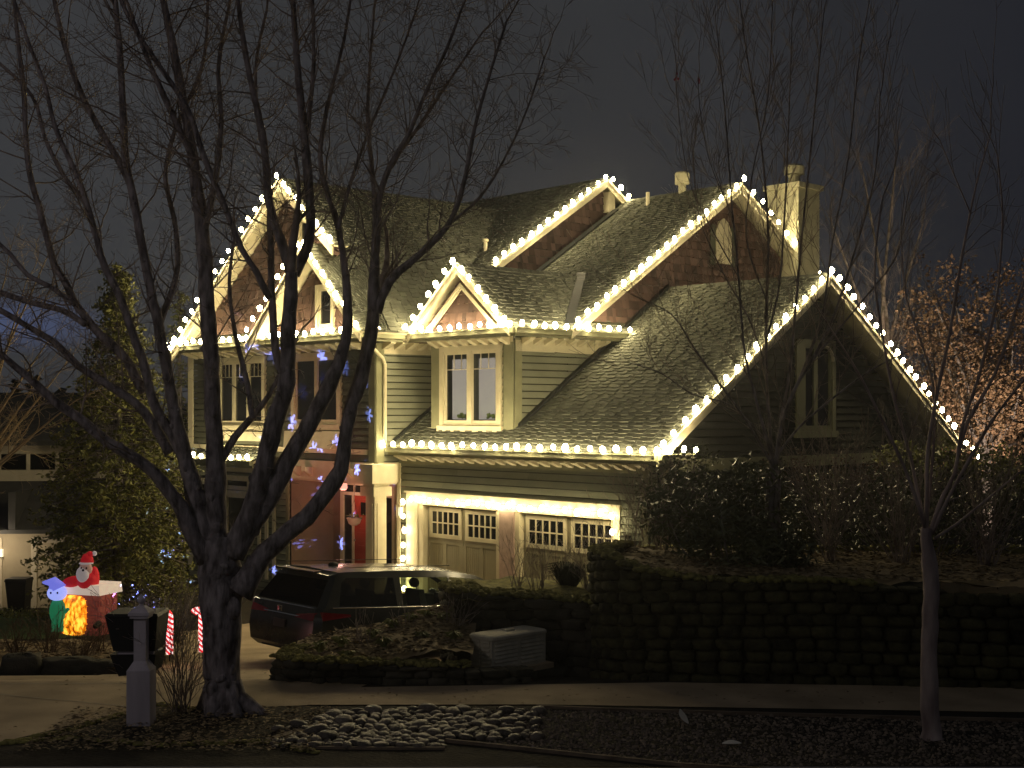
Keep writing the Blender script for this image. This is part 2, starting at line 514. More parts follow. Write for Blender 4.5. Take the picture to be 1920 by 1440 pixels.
def rake(p, q, out, name='rake_board', h=0.22, t=0.045):
    """barge board hanging under a roof edge from p to q, on the outer side"""
    mb = MB(); out = Vector(out)
    p, q = Vector(p) - EZ*0.02, Vector(q) - EZ*0.02
    mb.bar(p - EZ*h, q - EZ*h, out, t, EZ, h)
    mb.bar(p - EZ*0.075, q - EZ*0.075, out, t + 0.03, EZ, 0.075)
    return mb.build(name, M['trim'], house)

def gutter(p, q, out):
    mb = MB(); p, q, out = Vector(p), Vector(q), Vector(out)
    mb.bar(p - EZ*0.13, q - EZ*0.13, out, 0.09, EZ, 0.10)
    mb.bar(p - EZ*0.03, q - EZ*0.03, out, 0.115, EZ, 0.022)
    mb.bar(p - EZ*0.20, q - EZ*0.20, -out, 0.03, EZ, 0.18)
    mb.build('gutter', M['trimgrey'], house)

def tails(p, q, inn, depth, sp=0.34, drop=0.20):
    """rafter tails under an eave, each a part"""
    p, q, inn = Vector(p), Vector(q), Vector(inn)
    L = (q - p).length; n = int(L / sp); d = (q - p).normalized()
    first = None
    for i in range(n):
        c = p + d * (sp * (i + 0.5))
        if first is None:
            mb = MB()
            b0 = -d*0.075; b1 = d*0.075
            z = -drop
            mb.hexa([b0 + EZ*(z-0.03), b1 + EZ*(z-0.03), b1 + inn*depth + EZ*(z-0.16), b0 + inn*depth + EZ*(z-0.16)],
                    [b0 + EZ*z, b1 + EZ*z, b1 + inn*depth + EZ*z, b0 + inn*depth + EZ*z])
            first = mb.build('rafter_tail', M['trim'], house, loc=c)
        else:
            o = first.copy(); o.location = c; COL.objects.link(o); o.parent = house

def trimbox(pl, a0, a1, z0, z1, n0, n1, name='trim_board', m=None, parent=house):
    mb = MB(); pl.box(mb, a0, a1, z0, z1, n0, n1)
    return mb.build(name, m or M['trim'], parent)

# --- wall planes
GF = Plane('a', 0.35); GR = Plane('b', -0.45)
BF = Plane('a', 0.64); W2 = Plane('b', -4.6); W1 = Plane('b', -8.3)
WF = Plane('a', -0.3); WO = Plane('a', -0.45); WI = Plane('a', -0.62)

# structural core: closes every volume behind the cladding
core = MB()
core.box(-8.22, -0.57, 0.50, 11.0, -0.5, 3.3)                  # garage
core.hexa([(-4.7, 0.6, 3.3), (-0.57, 0.6, 3.3), (-0.57, 5.7, 3.3), (-4.7, 5.7, 3.3)], [(-4.7, 0.6, 3.45), (-0.57, 0.6, 3.45), (-0.57, 5.7, 6.9), (-4.7, 5.7, 6.9)])
core.hexa([(-4.7, 5.7, 3.3), (-0.57, 5.7, 3.3), (-0.57, 10.9, 3.3), (-4.7, 10.9, 3.3)], [(-4.7, 5.7, 6.9), (-0.57, 5.7, 6.9), (-0.57, 10.9, 3.45), (-4.7, 10.9, 3.45)])
core.box(-7.28, -4.74, 0.90, 3.0, 3.0, 5.9)                 # bay, behind its window
core.box(-8.36, -4.72, 2.4, 13.9, 3.0, 6.0)
core.hexa([(-8.5, 2.4, 5.9), (-4.72, 2.4, 5.9), (-4.72, 8, 5.9), (-8.5, 8, 5.9)], [(-8.5, 2.4, 6.1), (-4.72, 2.4, 6.1), (-4.72, 8, 9.75), (-8.5, 8, 9.75)])
core.hexa([(-8.5, 8, 5.9), (-4.72, 8, 5.9), (-4.72, 13.9, 5.9), (-8.5, 13.9, 5.9)], [(-8.5, 8, 9.75), (-4.72, 8, 9.75), (-4.72, 13.9, 5.95), (-8.5, 13.9, 5.95)])
core.box(-16.8, -8.40, -0.12, 13.8, 2.75, 5.95)
core.box(-16.8, -11.97, -0.12, 13.8, -0.5, 2.75)
core.box(-11.97, -8.40, 1.1, 13.8, -0.5, 2.75)
core.hexa([(-16.5, 0.6, 5.9), (-8.42, 0.6, 5.9), (-8.42, 7.2, 5.9), (-16.5, 7.2, 5.9)], [(-16.5, 0.6, 6.1), (-8.42, 0.6, 6.1), (-8.42, 7.2, 10.3), (-16.5, 7.2, 10.3)])
core.hexa([(-16.5, 7.2, 5.9), (-8.42, 7.2, 5.9), (-8.42, 13.9, 5.9), (-16.5, 13.9, 5.9)], [(-16.5, 7.2, 10.3), (-8.42, 7.2, 10.3), (-8.42, 13.9, 6.1), (-16.5, 13.9, 6.1)])
core.build('inner_wall', M['dsiding'], house)

# --- garage
clad(GF, [(-8.3, -.4), (-0.45, -.4), (-0.45, 3.34), (-8.3, 3.34)], [(-7.93, -1.2, -.4, 2.44)], M['siding'])
clad(GR, [(0.35, -.4), (11.05, -.4), (11.05, 3.3), (5.7, 6.95), (0.35, 3.3)], [(5.05, 6.5, 3.85, 5.9)], M['shadesiding'], name='gable_wall')
trimbox(GR, 0.35, 11.05, 3.12, 3.36, 0.03, 0.06, 'frieze_board', M['trimgrey'])  # darker trim colour imitates the shade on this gable
trimbox(GF, -0.62, -0.45, 0, 3.1, 0.028, 0.055, 'corner_board', M['trimgrey'])
trimbox(GR, 0.33, 0.50, 0, 3.1, 0.028, 0.055, 'corner_board', M['trimgrey'])
trimbox(GF, -8.28, -8.16, 0, 3.1, 0.028, 0.055, 'corner_board', M['trim'])
trimbox(GF, -8.2, -0.45, 3.10, 3.30, 0.028, 0.05, 'frieze_board', M['trimgrey'])
roofslope((-8.22, 0, 3.5), (0, 0, 3.5), (0, 5.7, 7.3), (-8.22, 5.7, 7.3))
roofslope((0, 11.4, 3.5), (-4.7, 11.4, 3.5), (-4.7, 5.7, 7.3), (0, 5.7, 7.3))
rake((0, 0, 3.5), (0, 5.7, 7.3), EX); rake((0, 5.7, 7.3), (0, 11.4, 3.5), EX)
gutter((-8.22, -0.0, 3.5), (0.05, -0.0, 3.5), -EY)
gutter((0.06, 0.0, 3.5), (0.06, 0.95, 3.5), EX)
mb = MB(); mb.box(-0.45, 0.06, 0.02, 0.95, 3.32, 3.44); mb.build('eave_return', M['trim'], house)
tails((-8.15, 0.02, 3.5), (-0.3, 0.02, 3.5), EY, 0.33)

def garage_door(a0, a1):
    """recessed carriage door with two gridded windows and beadboard panels"""
    zt = 2.18; nb = -0.13
    mb = MB()
    GF.box(mb, a0, a1, -0.4, zt, nb - 0.05, nb)
    w_ = (a1 - a0) / 2
    for i in range(2):
        x0 = a0 + w_*i; x1 = x0 + w_
        GF.box(mb, x0 + 0.01, x1 - 0.01, 1.30, 1.42, nb, nb + 0.02)
        GF.box(mb, x0 + 0.01, x1 - 0.01, 0.0, 0.12, nb, nb + 0.02)
        for t in (0, 0.5, 1):
            c = x0 + (x1 - x0 - 0.10) * t
            GF.box(mb, c + 0.002, c + 0.098, 0.12, 1.30, nb, nb + 0.02)
        for h in range(2):
            s0 = x0 + 0.10 + h * (w_ - 0.10) / 2 ; s1 = s0 + (w_ - 0.10) / 2 - 0.10
            nn = 7
            for k in range(nn):
                p0 = s0 + (s1 - s0) * k / nn
                GF.box(mb, p0 + 0.012, p0 + (s1 - s0)/nn - 0.003, 0.14, 1.28, nb, nb + 0.009)
    door = mb.build('garage_door', M['gdoor'], house)
    for i in range(2):
        x0 = a0 + w_*i + 0.09; x1 = a0 + w_*(i+1) - 0.06
        z0, z1 = 1.43, 2.12
        fr = MB()
        for (b0, b1, c0, c1) in ((x0, x1, z0, z0+0.09), (x0, x1, z1-0.09, z1), (x0, x0+0.08, z0+0.09, z1-0.09), (x1-0.08, x1, z0+0.09, z1-0.09)):
            GF.box(fr, b0, b1, c0, c1, nb + 0.003, nb + 0.045)
        gx0, gx1, gz0, gz1 = x0+0.08, x1-0.08, z0+0.09, z1-0.09
        for k in range(1, 5):
            c = gx0 + (gx1-gx0)*k/5
            GF.box(fr, c-0.014, c+0.014, gz0, gz1, nb+0.012, nb+0.035)
        zc = (gz0+gz1)/2
        GF.box(fr, gx0, gx1, zc-0.014, zc+0.014, nb+0.014, nb+0.037)
        fr.build('window_frame', M['trim'], door)
        pn = MB(); GF.box(pn, gx0, gx1, gz0, gz1, nb+0.003, nb+0.010)
        pn.build('window_pane', M['pane'], door)
garage_door(-7.34, -4.83)
garage_door(-4.11, -1.42)
# casing: reveals, posts and header
mb = MB()
for a, b in ((-7.93, -7.66), (-7.66, -7.34), (-4.83, -4.52), (-4.42, -4.11), (-1.42, -1.2)):
    pass
GF.box(mb, -7.93, -7.52, -0.4, 2.17, 0.0, 0.05)
GF.box(mb, -7.52, -7.34, -0.4, 2.17, -0.13, 0.03)
GF.box(mb, -4.83, -4.70, -0.4, 2.17, -0.13, 0.03)
GF.box(mb, -4.24, -4.11, -0.4, 2.17, -0.13, 0.03)
GF.box(mb, -1.42, -1.2, -0.4, 2.17, -0.13, 0.05)
GF.box(mb, -7.93, -1.2, 2.172, 2.43, -0.13, 0.052)
GF.box(mb, -7.97, -1.16, 2.43, 2.47, -0.02, 0.085)
mb.build('door_casing', M['trim'], house)
trimbox(GF, -4.70, -4.24, -0.4, 2.17, -0.13, 0.06, 'door_pier', mat('rosy_trim_paint', (0.55, 0.40, 0.33), rough=0.7))

# wall lantern and number plaque
def lantern(a, z, glow):
    mb = MB(); GF.box(mb, a-0.05, a+0.05, z-0.02, z+0.14, 0.024, 0.05)
    GF.box(mb, a-0.02, a+0.02, z+0.16, z+0.19, 0.03, 0.14)
    GF.box(mb, a-0.085, a+0.085, z+0.145, z+0.17, 0.05, 0.21)
    GF.box(mb, a-0.07, a+0.07, z-0.14, z-0.12, 0.06, 0.20)
    for dx in (-0.07, 0.056):
        for n in (0.06, 0.186): GF.box(mb, a+dx, a+dx+0.014, z-0.12, z+0.145, n, n+0.014)
    l = mb.build('wall_lantern', M['trim'] if glow else M['black'], house)
    g = MB(); GF.box(g, a-0.035, a+0.035, z-0.10, z+0.10, 0.09, 0.165)
    g.build('lantern_glass', mat('frosted_lantern_glass', (0.8, 0.78, 0.7), rough=0.3, emit=(1, .9, .6), estr=(1.2 if glow else 0)), l)
lantern(-8.05, 1.98, True)
lantern(-0.98, 1.72, False)
mb = MB(); GF.box(mb, -8.15, -7.98, 1.50, 1.72, 0.026, 0.045)
pq = mb.build('number_plaque', mat('dark_plaque', (0.035, 0.03, 0.02), rough=0.5), house)
fc = bpy.data.curves.new('plaque_digits', 'FONT'); fc.body = '39'; fc.size = 0.085; fc.align_x = 'CENTER'; fc.extrude = 0.002
fc.materials.append(M['trim'])
fo_ = bpy.data.objects.new('tmp_digits', fc); fo = bpy.data.objects.new('plaque_digits', bpy.data.meshes.new_from_object(fo_)); bpy.data.objects.remove(fo_); COL.objects.link(fo); fo.parent = pq
fo.rotation_euler = (R(90), 0, 0); fo.location = (-8.065, 0.35 - 0.049, 1.61)

# --- windows
def window(pl, a0, a1, z0, z1, sashes=2, grille=False, case=0.10, sill=True, name='window', blind=None, depth=0.05, tm=None):
    tm = tm or M['trim']
    fr = MB()
    n1 = depth + 0.03
    pl.box(fr, a0, a0+case, z0, z1-case, 0.0, n1); pl.box(fr, a1-case, a1, z0, z1-case, 0.0, n1)
    pl.box(fr, a0, a1, z1-case, z1, 0.0, n1)
    pl.box(fr, a0+case, a1-case, z0, z0+0.05, 0.0, n1-0.01)
    w_ = (a1 - a0 - 2*case) / sashes
    wob = fr.build(name, tm, house)
    sa = MB(); pn = MB(); bl = MB()
    for i in range(sashes):
        x0 = a0 + case + w_*i; x1 = x0 + w_
        m = 0.055 if sashes == 1 else 0.07
        b0, b1, c0, c1 = x0, x1, z0+0.05, z1-case
        pl.box(sa, b0, b0+m, c0, c1, 0.0, depth); pl.box(sa, b1-m, b1, c0, c1, 0.0, depth)
        pl.box(sa, b0+m, b1-m, c0, c0+m, 0.0, depth); pl.box(sa, b0+m, b1-m, c1-m, c1, 0.0, depth)
        if grille:
            hh = (c1-m) - 0.34*(1 if z1-z0 > 1 else 0.5)
            pl.box(sa, b0+m, b1-m, hh-0.008, hh+0.008, 0.012, 0.028)
            for k in (1, 2):
                xx = b0+m + (b1-b0-2*m)*k/3
                pl.box(sa, xx-0.007, xx+0.007, hh+0.008, c1-m, 0.012, 0.028)
        pl.box(pn, b0+m, b1-m, c0+m, c1-m, 0.0, 0.006)
        if blind:
            pl.box(bl, b0+m+blind[0], b1-m, c0+m+0.02, c1-m-blind[1], -0.10, -0.09)
    sa.build('sash', tm, wob)
    pn.build('pane', M['cglass'] if blind else M['pane'], wob)
    if blind: bl.build('blind', M['blind'], wob)
    if sill:
        si = MB(); pl.box(si, a0-0.05, a1+0.05, z0-0.14, z0-0.002, 0.0, n1+0.04)
        si.build('sill', tm, wob)
    return wob

# --- bay over the garage
bayholes = [(-7.05, -4.93, 3.86, 5.80)]
clad(BF, [(-7.36, 3.3), (-4.6, 3.3), (-4.6, 5.92), (-7.36, 5.92)], [(-6.95, -5.03, 3.95, 5.72)], M['siding'])
trimbox(BF, -7.37, -7.07, 3.5, 5.85, 0.026, 0.05, 'corner_board', M['trimgrey'])
trimbox(BF, -4.90, -4.58, 3.5, 5.85, 0.026, 0.05, 'corner_board', M['trimgrey'])
trimbox(W2, 0.62, 0.82, 3.5, 5.85, 0.026, 0.05, 'corner_board', M['trimgrey'])
bw = window(BF, -7.05, -4.95, 3.99, 5.80, 2, True, case=0.13, blind=(0.07, 0.10), depth=0.05)
mb = MB(); BF.box(mb, -6.09, -5.93, 4.04, 5.67, 0.051, 0.075); mb.build('mullion', M['trim'], bw)
gar = MB()
for cx0 in (-6.35, -5.30):
    for k in range(30):
        gar.sphere((cx0 + random.uniform(-0.25, 0.2), 0.64 + 0.05 + random.uniform(0, 0.03), 4.17 + random.uniform(0, 0.09)), 0.035, 0.02, 0.03, n=6, m=4)
gar.build('window_garland', M['leafg'], bw)
mb = MB(); mb.box(-7.3, -7.36, 0.66, 2.5, 3.3, 5.9); mb.build('bay_side_wall', M['siding'], house)
clad(W2, [(0.64, 3.5), (4.3, 3.5), (4.3, 5.92), (0.64, 5.92)], [], M['siding'])
trimbox(W2, 0.64, 4.0, 5.62, 5.86, 0.026, 0.05, 'frieze_board')
trimbox(BF, -7.36, -4.58, 5.82, 5.96, 0.052, 0.07, 'frieze_board')
# W1 and recess behind
clad(W1, [(-0.3, 2.66), (2.5, 2.66), (2.5, 5.92), (-0.3, 5.92)], [], M['siding'])
trimbox(W1, -0.33, -0.1, 2.66, 5.9, 0.026, 0.05, 'corner_board', M['trimgrey'])
trimbox(W1, -0.1, 2.4, 5.66, 5.86, 0.026, 0.05, 'frieze_board')
# flat eave bands (small pent roofs) under the gables
mb = MB()
mb.box(-7.9, -4.25, 0.30, 0.62, 5.96, 6.10)
mb.box(-4.62, -4.25, 0.62, 3.85, 5.961, 6.101)
mb.build('eave_soffit', M['trim'], house)
mb = MB()
mb.box(-8.3, -7.9, -0.85, 2.4, 5.962, 6.102)
mb.box(-16.95, -8.3, -0.85, -0.28, 5.96, 6.10)
mb.box(-8.0, -7.3, 0.62, 2.5, 5.955, 6.095)
mb.build('eave_soffit', M['trim'], house)
gutter((-7.9, 0.30, 6.12), (-4.2, 0.30, 6.12), -EY)
gutter((-4.25, 0.30, 6.12), (-4.25, 3.85, 6.12), EX)
gutter((-17.0, -0.85, 6.12), (-7.86, -0.85, 6.12), -EY)
gutter((-7.9, -0.85, 6.12), (-7.9, 0.18, 6.12), EX)
tails((-7.3, 0.32, 6.12), (-4.3, 0.32, 6.12), EY, 0.28)
tails((-4.27, 0.72, 6.12), (-4.27, 3.7, 6.12), -EX, 0.30)
tails((-16.6, -0.83, 6.12), (-8.3, -0.83, 6.12), EY, 0.45, sp=0.42)
tails((-7.92, -0.25, 6.12), (-7.92, 1.6, 6.12), -EX, 0.33)
# little roof over the band of the W2 return
roofslope((-4.22, 0.3, 6.11), (-4.22, 3.9, 6.11), (-4.58, 3.9, 6.38), (-4.58, 0.3, 6.38), soffit=False)
roofslope((-17.0, -0.85, 6.11), (-8.0, -0.85, 6.11), (-8.0, -0.47, 6.36), (-17.0, -0.47, 6.36), soffit=False)

# bay gable
AP = (-6.05, 7.6)
roofslope((-4.3, 0.25, 6.14), (-4.3, 4.3, 6.14), (-6.05, 4.3, 7.6), (-6.05, 0.25, 7.6))
roofslope((-7.8, 4.3, 6.14), (-7.8, 0.25, 6.14), (-6.05, 0.25, 7.6), (-6.05, 4.3, 7.6))
rake((-7.8, 0.25, 6.16), (-6.05, 0.25, 7.62), -EY); rake((-6.05, 0.25, 7.62), (-4.3, 0.25, 6.16), -EY)
# inner, wider frame boards of that small gable
for p, q in (((-7.35, 0.40, 6.12), (-6.05, 0.40, 7.20)), ((-6.05, 0.40, 7.20), (-4.75, 0.40, 6.12))):
    rake(p, q, -EY, 'gable_frame', h=0.14, t=0.04)
clad(Plane('a', 0.45), [(-7.5, 6.12), (-4.6, 6.12), (-6.05, 7.36)], [], M['cedar'], split=(0.09, 0.2), step=0.2, lap=0.035, name='gable_wall')

# roof 2 and its cedar gable
roofslope((-8.15, 1.98, 6.16), (-4.2, 1.98, 6.16), (-4.2, 8.05, 10.07), (-8.15, 8.05, 10.07))
roofslope((-4.2, 14.1, 6.16), (-8.15, 14.1, 6.16), (-8.15, 8.05, 10.07), (-4.2, 8.05, 10.07), shing=False)
rake((-4.2, 1.98, 6.16), (-4.2, 8.05, 10.07), EX); rake((-4.2, 8.05, 10.07), (-4.2, 14.1, 6.16), EX)
clad(W2, [(1.9, 5.92), (14.1, 5.92), (8.05, 9.82)], [(7.5, 8.12, 8.05, 8.9)], M['cedar'], split=(0.09, 0.22), step=0.2, lap=0.04, name='gable_wall')
# pointed louvre
mb = MB()
pts = [(7.5, 8.05), (8.12, 8.05), (8.12, 8.85), (7.98, 9.1), (7.81, 9.2), (7.64, 9.1), (7.5, 8.85)]
fr = [W2.pt(a, z, 0.07) for a, z in pts]; bk = [W2.pt(a, z, 0.0) for a, z in pts]
mb.face(fr)
for i in range(len(pts)):
    j = (i+1) % len(pts); mb.face([bk[i], bk[j], fr[j], fr[i]])
for k in range(7):
    W2.box(mb, 7.56, 8.06, 8.12 + k*0.11, 8.15 + k*0.11, 0.07, 0.085)
mb.build('gable_vent', M['trim'], house)
for a_ in (7.30, 8.12): trimbox(W2, a_, a_ + .2, 8.0, 9.0, 0.02, 0.045, 'vent_surround', M['dsiding'])

# main roof M with gable 3
roofslope((-16.7, 0.2, 6.1), (-8.05, 0.2, 6.1), (-8.05, 7.23, 10.59), (-16.7, 7.23, 10.59))
roofslope((-8.05, 14.3, 6.1), (-16.7, 14.3, 6.1), (-16.7, 7.23, 10.59), (-8.05, 7.23, 10.59), shing=False)
rake((-8.05, 0.9, 6.55), (-8.05, 7.23, 10.59), EX); rake((-8.05, 7.23, 10.59), (-8.05, 14.3, 6.1), EX)
clad(Plane('b', -8.3), [(0.6, 5.92), (13.9, 5.92), (7.23, 10.33)], [], M['cedar'], split=(0.09, 0.22), step=0.2, lap=0.04, name='gable_wall')
# bracket under the peak of gable 3
mb = MB(); mb.box(-8.28, -8.08, 7.35, 7.6, 9.7, 10.25); mb.build('gable_bracket', M['trim'], house)

# wing: outer and inner front gables
roofslope((-16.75, 8.0, 6.0), (-16.75, -0.9, 6.0), (-11.4, -0.9, 10.04), (-11.4, 8.0, 10.04))
roofslope((-9.15, 3.98, 8.235), (-9.15, 5.2, 8.235), (-11.4, 6.5, 10.03), (-11.4, 3.98, 10.03), soffit=False)
roofslope((-9.15, -0.9, 8.24), (-9.15, 4.0, 8.24), (-11.4, 4.0, 10.04), (-11.4, -0.9, 10.04))
rake((-16.75, -0.9, 6.02), (-11.4, -0.9, 10.06), -EY, h=0.28); rake((-11.4, -0.9, 10.06), (-9.15, -0.9, 8.26), -EY, h=0.28)
clad(WO, [(-16.5, 6.05), (-9.2, 6.05), (-9.2, 8.1), (-11.4, 9.85)], [(-11.25, -10.55, 8.05, 9.1)], M['cedar'], split=(0.09, 0.22), step=0.2, lap=0.04, name='gable_wall')
roofslope((-7.72, -0.35, 6.16), (-7.72, 4.0, 6.16), (-9.17, 4.0, 8.24), (-9.17, -0.35, 8.24), soffit=False)
roofslope((-9.25, -1.14, 7.62), (-7.70, -0.40, 6.17), (-9.17, -0.34, 8.27), (-9.19, -0.34, 8.27), soffit=False)
window(WO, -11.25, -10.55, 8.05, 9.1, 1, False, case=0.09, sill=True, name='gable_window')
roofslope((-7.72, -1.15, 6.14), (-7.72, 4.2, 6.14), (-9.97, 4.2, 8.3), (-9.97, -1.15, 8.3))
roofslope((-12.55, 4.2, 6.0), (-12.55, -1.15, 6.0), (-9.97, -1.15, 8.3), (-9.97, 4.2, 8.3))
rake((-12.55, -1.15, 6.02), (-9.97, -1.15, 8.32), -EY, h=0.26); rake((-9.97, -1.15, 8.32), (-7.72, -1.15, 6.16), -EY, h=0.26)
clad(WI, [(-12.2, 6.14), (-7.95, 6.14), (-9.97, 8.1)], [(-10.2, -9.45, 6.3, 7.35)], M['cedar'], split=(0.09, 0.22), step=0.2, lap=0.04, name='gable_wall')
window(WI, -10.2, -9.45, 6.3, 7.35, 1, False, case=0.1, sill=True, name='gable_window')

# valley flashings
def strip(p, q, wdt, up):
    mb = MB(); p, q = Vector(p), Vector(q); d = (q-p).normalized(); sd = d.cross(EZ).normalized()
    mb.hexa([p - sd*wdt, q - sd*wdt, q + sd*wdt, p + sd*wdt], [p - sd*wdt + EZ*up, q - sd*wdt + EZ*up, q + sd*wdt + EZ*up, p + sd*wdt + EZ*up])
    mb.build('valley_flashing', M['flash'], house)
strip((-6.05, 4.22, 7.62), (-4.32, 2.05, 6.2), 0.11, 0.07)
strip((-9.97, 3.65, 8.32), (-7.74, 0.28, 6.2), 0.10, 0.07)
strip((-4.5, 5.62, 7.3), (-4.5, 0.7, 3.98), 0.06, 0.07)       # step flashing where garage roof meets the upper wall
strip((-7.96, 7.5, 9.72), (-7.96, 3.0, 6.83), 0.10, 0.06)
strip((-8.2, 2.3, 5.06), (-8.2, 0.15, 3.62), 0.05, 0.05)
# ridge caps
for p, q in (((-4.5, 5.7, 7.3), (0, 5.7, 7.3)), ((-8.1, 8.05, 10.07), (-4.2, 8.05, 10.07)), ((-16.7, 7.23, 10.59), (-8.05, 7.23, 10.59)), ((-11.4, -0.9, 10.04), (-11.4, 6.5, 10.04)), ((-6.05, 0.25, 7.6), (-6.05, 4.1, 7.6)), ((-9.97, -1.15, 8.3), (-9.97, 3.6, 8.3))):
    mb = MB(); p, q = Vector(p), Vector(q); d = (q-p); L = d.length; d.normalize(); n = int(L/0.2)
    sd = d.cross(EZ)
    for i in range(n):
        a = p + d*L*i/n; b = p + d*L*(i+1.1)/n; h = 0.03 + random.uniform(0, 0.008)
        for sg in (-1, 1):
            mb.hexa([a - EZ*0.09 + sd*sg*0.13, b - EZ*0.10 + sd*sg*0.13, b - EZ*0.0, a - EZ*0.0], [a - EZ*0.06 + sd*sg*0.13, b - EZ*0.08 + sd*sg*0.13, b + EZ*(h-0.015), a + EZ*h])
    mb.build('ridge_cap', M['shingle'], house)

# chimney and roof vents
mb = MB()
mb.box(-5.0, -4.0, 10.25, 11.2, -0.4, 10.2)
for k in range(40):
    mb.box(-5.012, -3.988, 10.238, 11.212, 0.2 + k*0.25, 0.215 + k*0.25)
ch = mb.build('chimney', M['chim'], house)
mb = MB(); mb.box(-5.08, -3.92, 10.17, 11.28, 10.2, 10.34); mb.build('chimney_cap', M['chim'], ch)
mb = MB(); mb.lathe([(0.16, 0), (0.16, 0.28), (0.27, 0.30), (0.27, 0.50), (0.2, 0.56)], (-4.45, 10.7, 10.34)); mb.build('flue', M['chim'], ch, smooth=False)
mb = MB(); mb.lathe([(0.10, -0.2), (0.10, 0.16), (0.19, 0.18), (0.19, 0.46), (0.15, 0.5)], (-6.1, 8.05, 10.1)); mb.build('roof_vent', M['chim'], house)
mb = MB(); mb.lathe([(0.05, -0.2), (0.05, 0.22)], (-6.9, 7.6, 9.9)); mb.build('vent_pipe', M['trim'], house)
mb = MB(); mb.lathe([(0.05, -0.3), (0.05, 0.2), (0.08, 0.21), (0.08, 0.27)], (-9.2, 3.9, 8.5)); mb.build('vent_pipe', M['trim'], house)

# garage gable window with arched head
gw = window(GR, 5.05, 6.5, 3.88, 5.88, 2, False, case=0.12, sill=True, tm=M['trimgrey'])  # window trim darkened by colour too, as if unlit
mb = MB(); GR.box(mb, 5.0, 5.32, 3.88, 5.84, 0.082, 0.10); mb.build('shutter', M['trimgrey'], gw)
# arch trim over the right sash
mb = MB(); pts = []
for k in range(9):
    t = math.pi * k / 8
    pts.append(GR.pt(6.05 + 0.33*math.cos(t), 5.42 + 0.33*math.sin(t), 0.09))
mb.tube(pts, 0.035, n=6); mb.build('arch_trim', M['trim'], gw)

# --- wing front walls
wf_holes = [(-11.73, -9.62, 4.0, 5.76), (-15.35, -12.95, 3.95, 5.76)]
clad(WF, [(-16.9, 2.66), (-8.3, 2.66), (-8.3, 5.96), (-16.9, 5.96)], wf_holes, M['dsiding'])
clad(WF, [(-16.9, -.4), (-11.85, -.4), (-11.85, 2.66), (-16.9, 2.66)], [(-16.85, -15.6, 0.4, 2.5), (-15.0, -13.7, 0.9, 2.58)], M['siding'])
trimbox(WF, -8.52, -8.28, 2.66, 5.9, 0.026, 0.05, 'corner_board', M['trimgrey'])
trimbox(WF, -16.92, -8.3, 5.78, 5.96, 0.026, 0.052, 'frieze_board')
trimbox(WF, -16.92, -16.65, 0, 5.78, 0.026, 0.05, 'corner_board')
window(WF, -11.73, -9.62, 4.0, 5.76, 2, False, case=0.13, depth=0.05)
wa = window(WF, -15.35, -12.95, 3.95, 5.76, 3, True, case=0.12, depth=0.05)
trimbox(WF, -15.6, -12.7, 3.55, 3.79, 0.03, 0.16, 'sill_board')
trimbox(WF, -16.9, -8.56, 3.30, 3.42, 0.026, 0.06, 'belt_board')
# tapered bracket band under the middle window
mb = MB()
mb.hexa([(-11.7, -0.62, 3.42), (-9.7, -0.62, 3.42), (-9.7, -0.33, 3.42), (-11.7, -0.33, 3.42)], [(-11.9, -0.46, 3.84), (-9.5, -0.46, 3.84), (-9.5, -0.33, 3.84), (-11.9, -0.33, 3.84)])
mb.build('window_bracket', M['trim'], house)
window(WF, -16.85, -15.6, 0.45, 2.5, 1, False, case=0.12)
window(WF, -15.0, -13.7, 0.95, 2.22, 1, False, case=0.13, sill=True)
window(WF, -15.0, -13.7, 2.24, 2.62, 1, False, case=0.08, sill=False, name='transom_window')
for a in (-13.3, -12.95, -12.6):
    trimbox(WF, a, a+0.12, 0, 2.55, 0.026, 0.07, 'pilaster')
# pent roof over the ground floor windows
roofslope((-15.5, -0.95, 3.06), (-12.6, -0.95, 3.06), (-12.6, -0.33, 3.4), (-15.5, -0.33, 3.4))
gutter((-15.5, -0.95, 3.08), (-12.6, -0.95, 3.08), -EY)
trimbox(WF, -15.4, -12.7, 2.72, 2.92, 0.026, 0.055, 'frieze_board')

# --- porch
trimbox(WF, -11.85, -8.32, 2.66, 3.12, 0.03, 0.10, 'porch_beam')
mb = MB(); mb.box(-8.38, -8.22, -0.30, 0.40, 2.66, 3.12); mb.build('porch_beam', M['trim'], house)
for a in (-11.4, -10.9, -9.6, -9.1):
    mb = MB(); mb.hexa([(a, -0.62, 2.86), (a+0.16, -0.62, 2.86), (a+0.16, -0.40, 2.72), (a, -0.40, 2.72)], [(a, -0.62, 2.96), (a+0.16, -0.62, 2.96), (a+0.16, -0.40, 2.96), (a, -0.40, 2.96)])
    mb.build('beam_bracket', M['trim'], house)
mb = MB(); mb.box(-11.88, -11.85, -0.28, 1.42, -0.4, 2.66); mb.build('porch_side_wall', M['taupe'], house)
mb = MB(); mb.box(-11.85, -8.3, 1.00, 1.06, -0.4, 2.66); mb.build('porch_back_wall', M['taupe'], house)
mb = MB(); mb.box(-11.85, -8.3, -0.28, 1.40, 2.60, 2.655); mb.build('porch_ceiling', M['trim'], house)
mb = MB(); mb.box(-11.9, -8.0, -0.6, 1.40, -0.4, 0.12); mb.build('porch_step', M['conc'], house)
trimbox(WF, -12.0, -11.86, 0, 2.66, 0.026, 0.05, 'corner_board', M['trimgrey'])
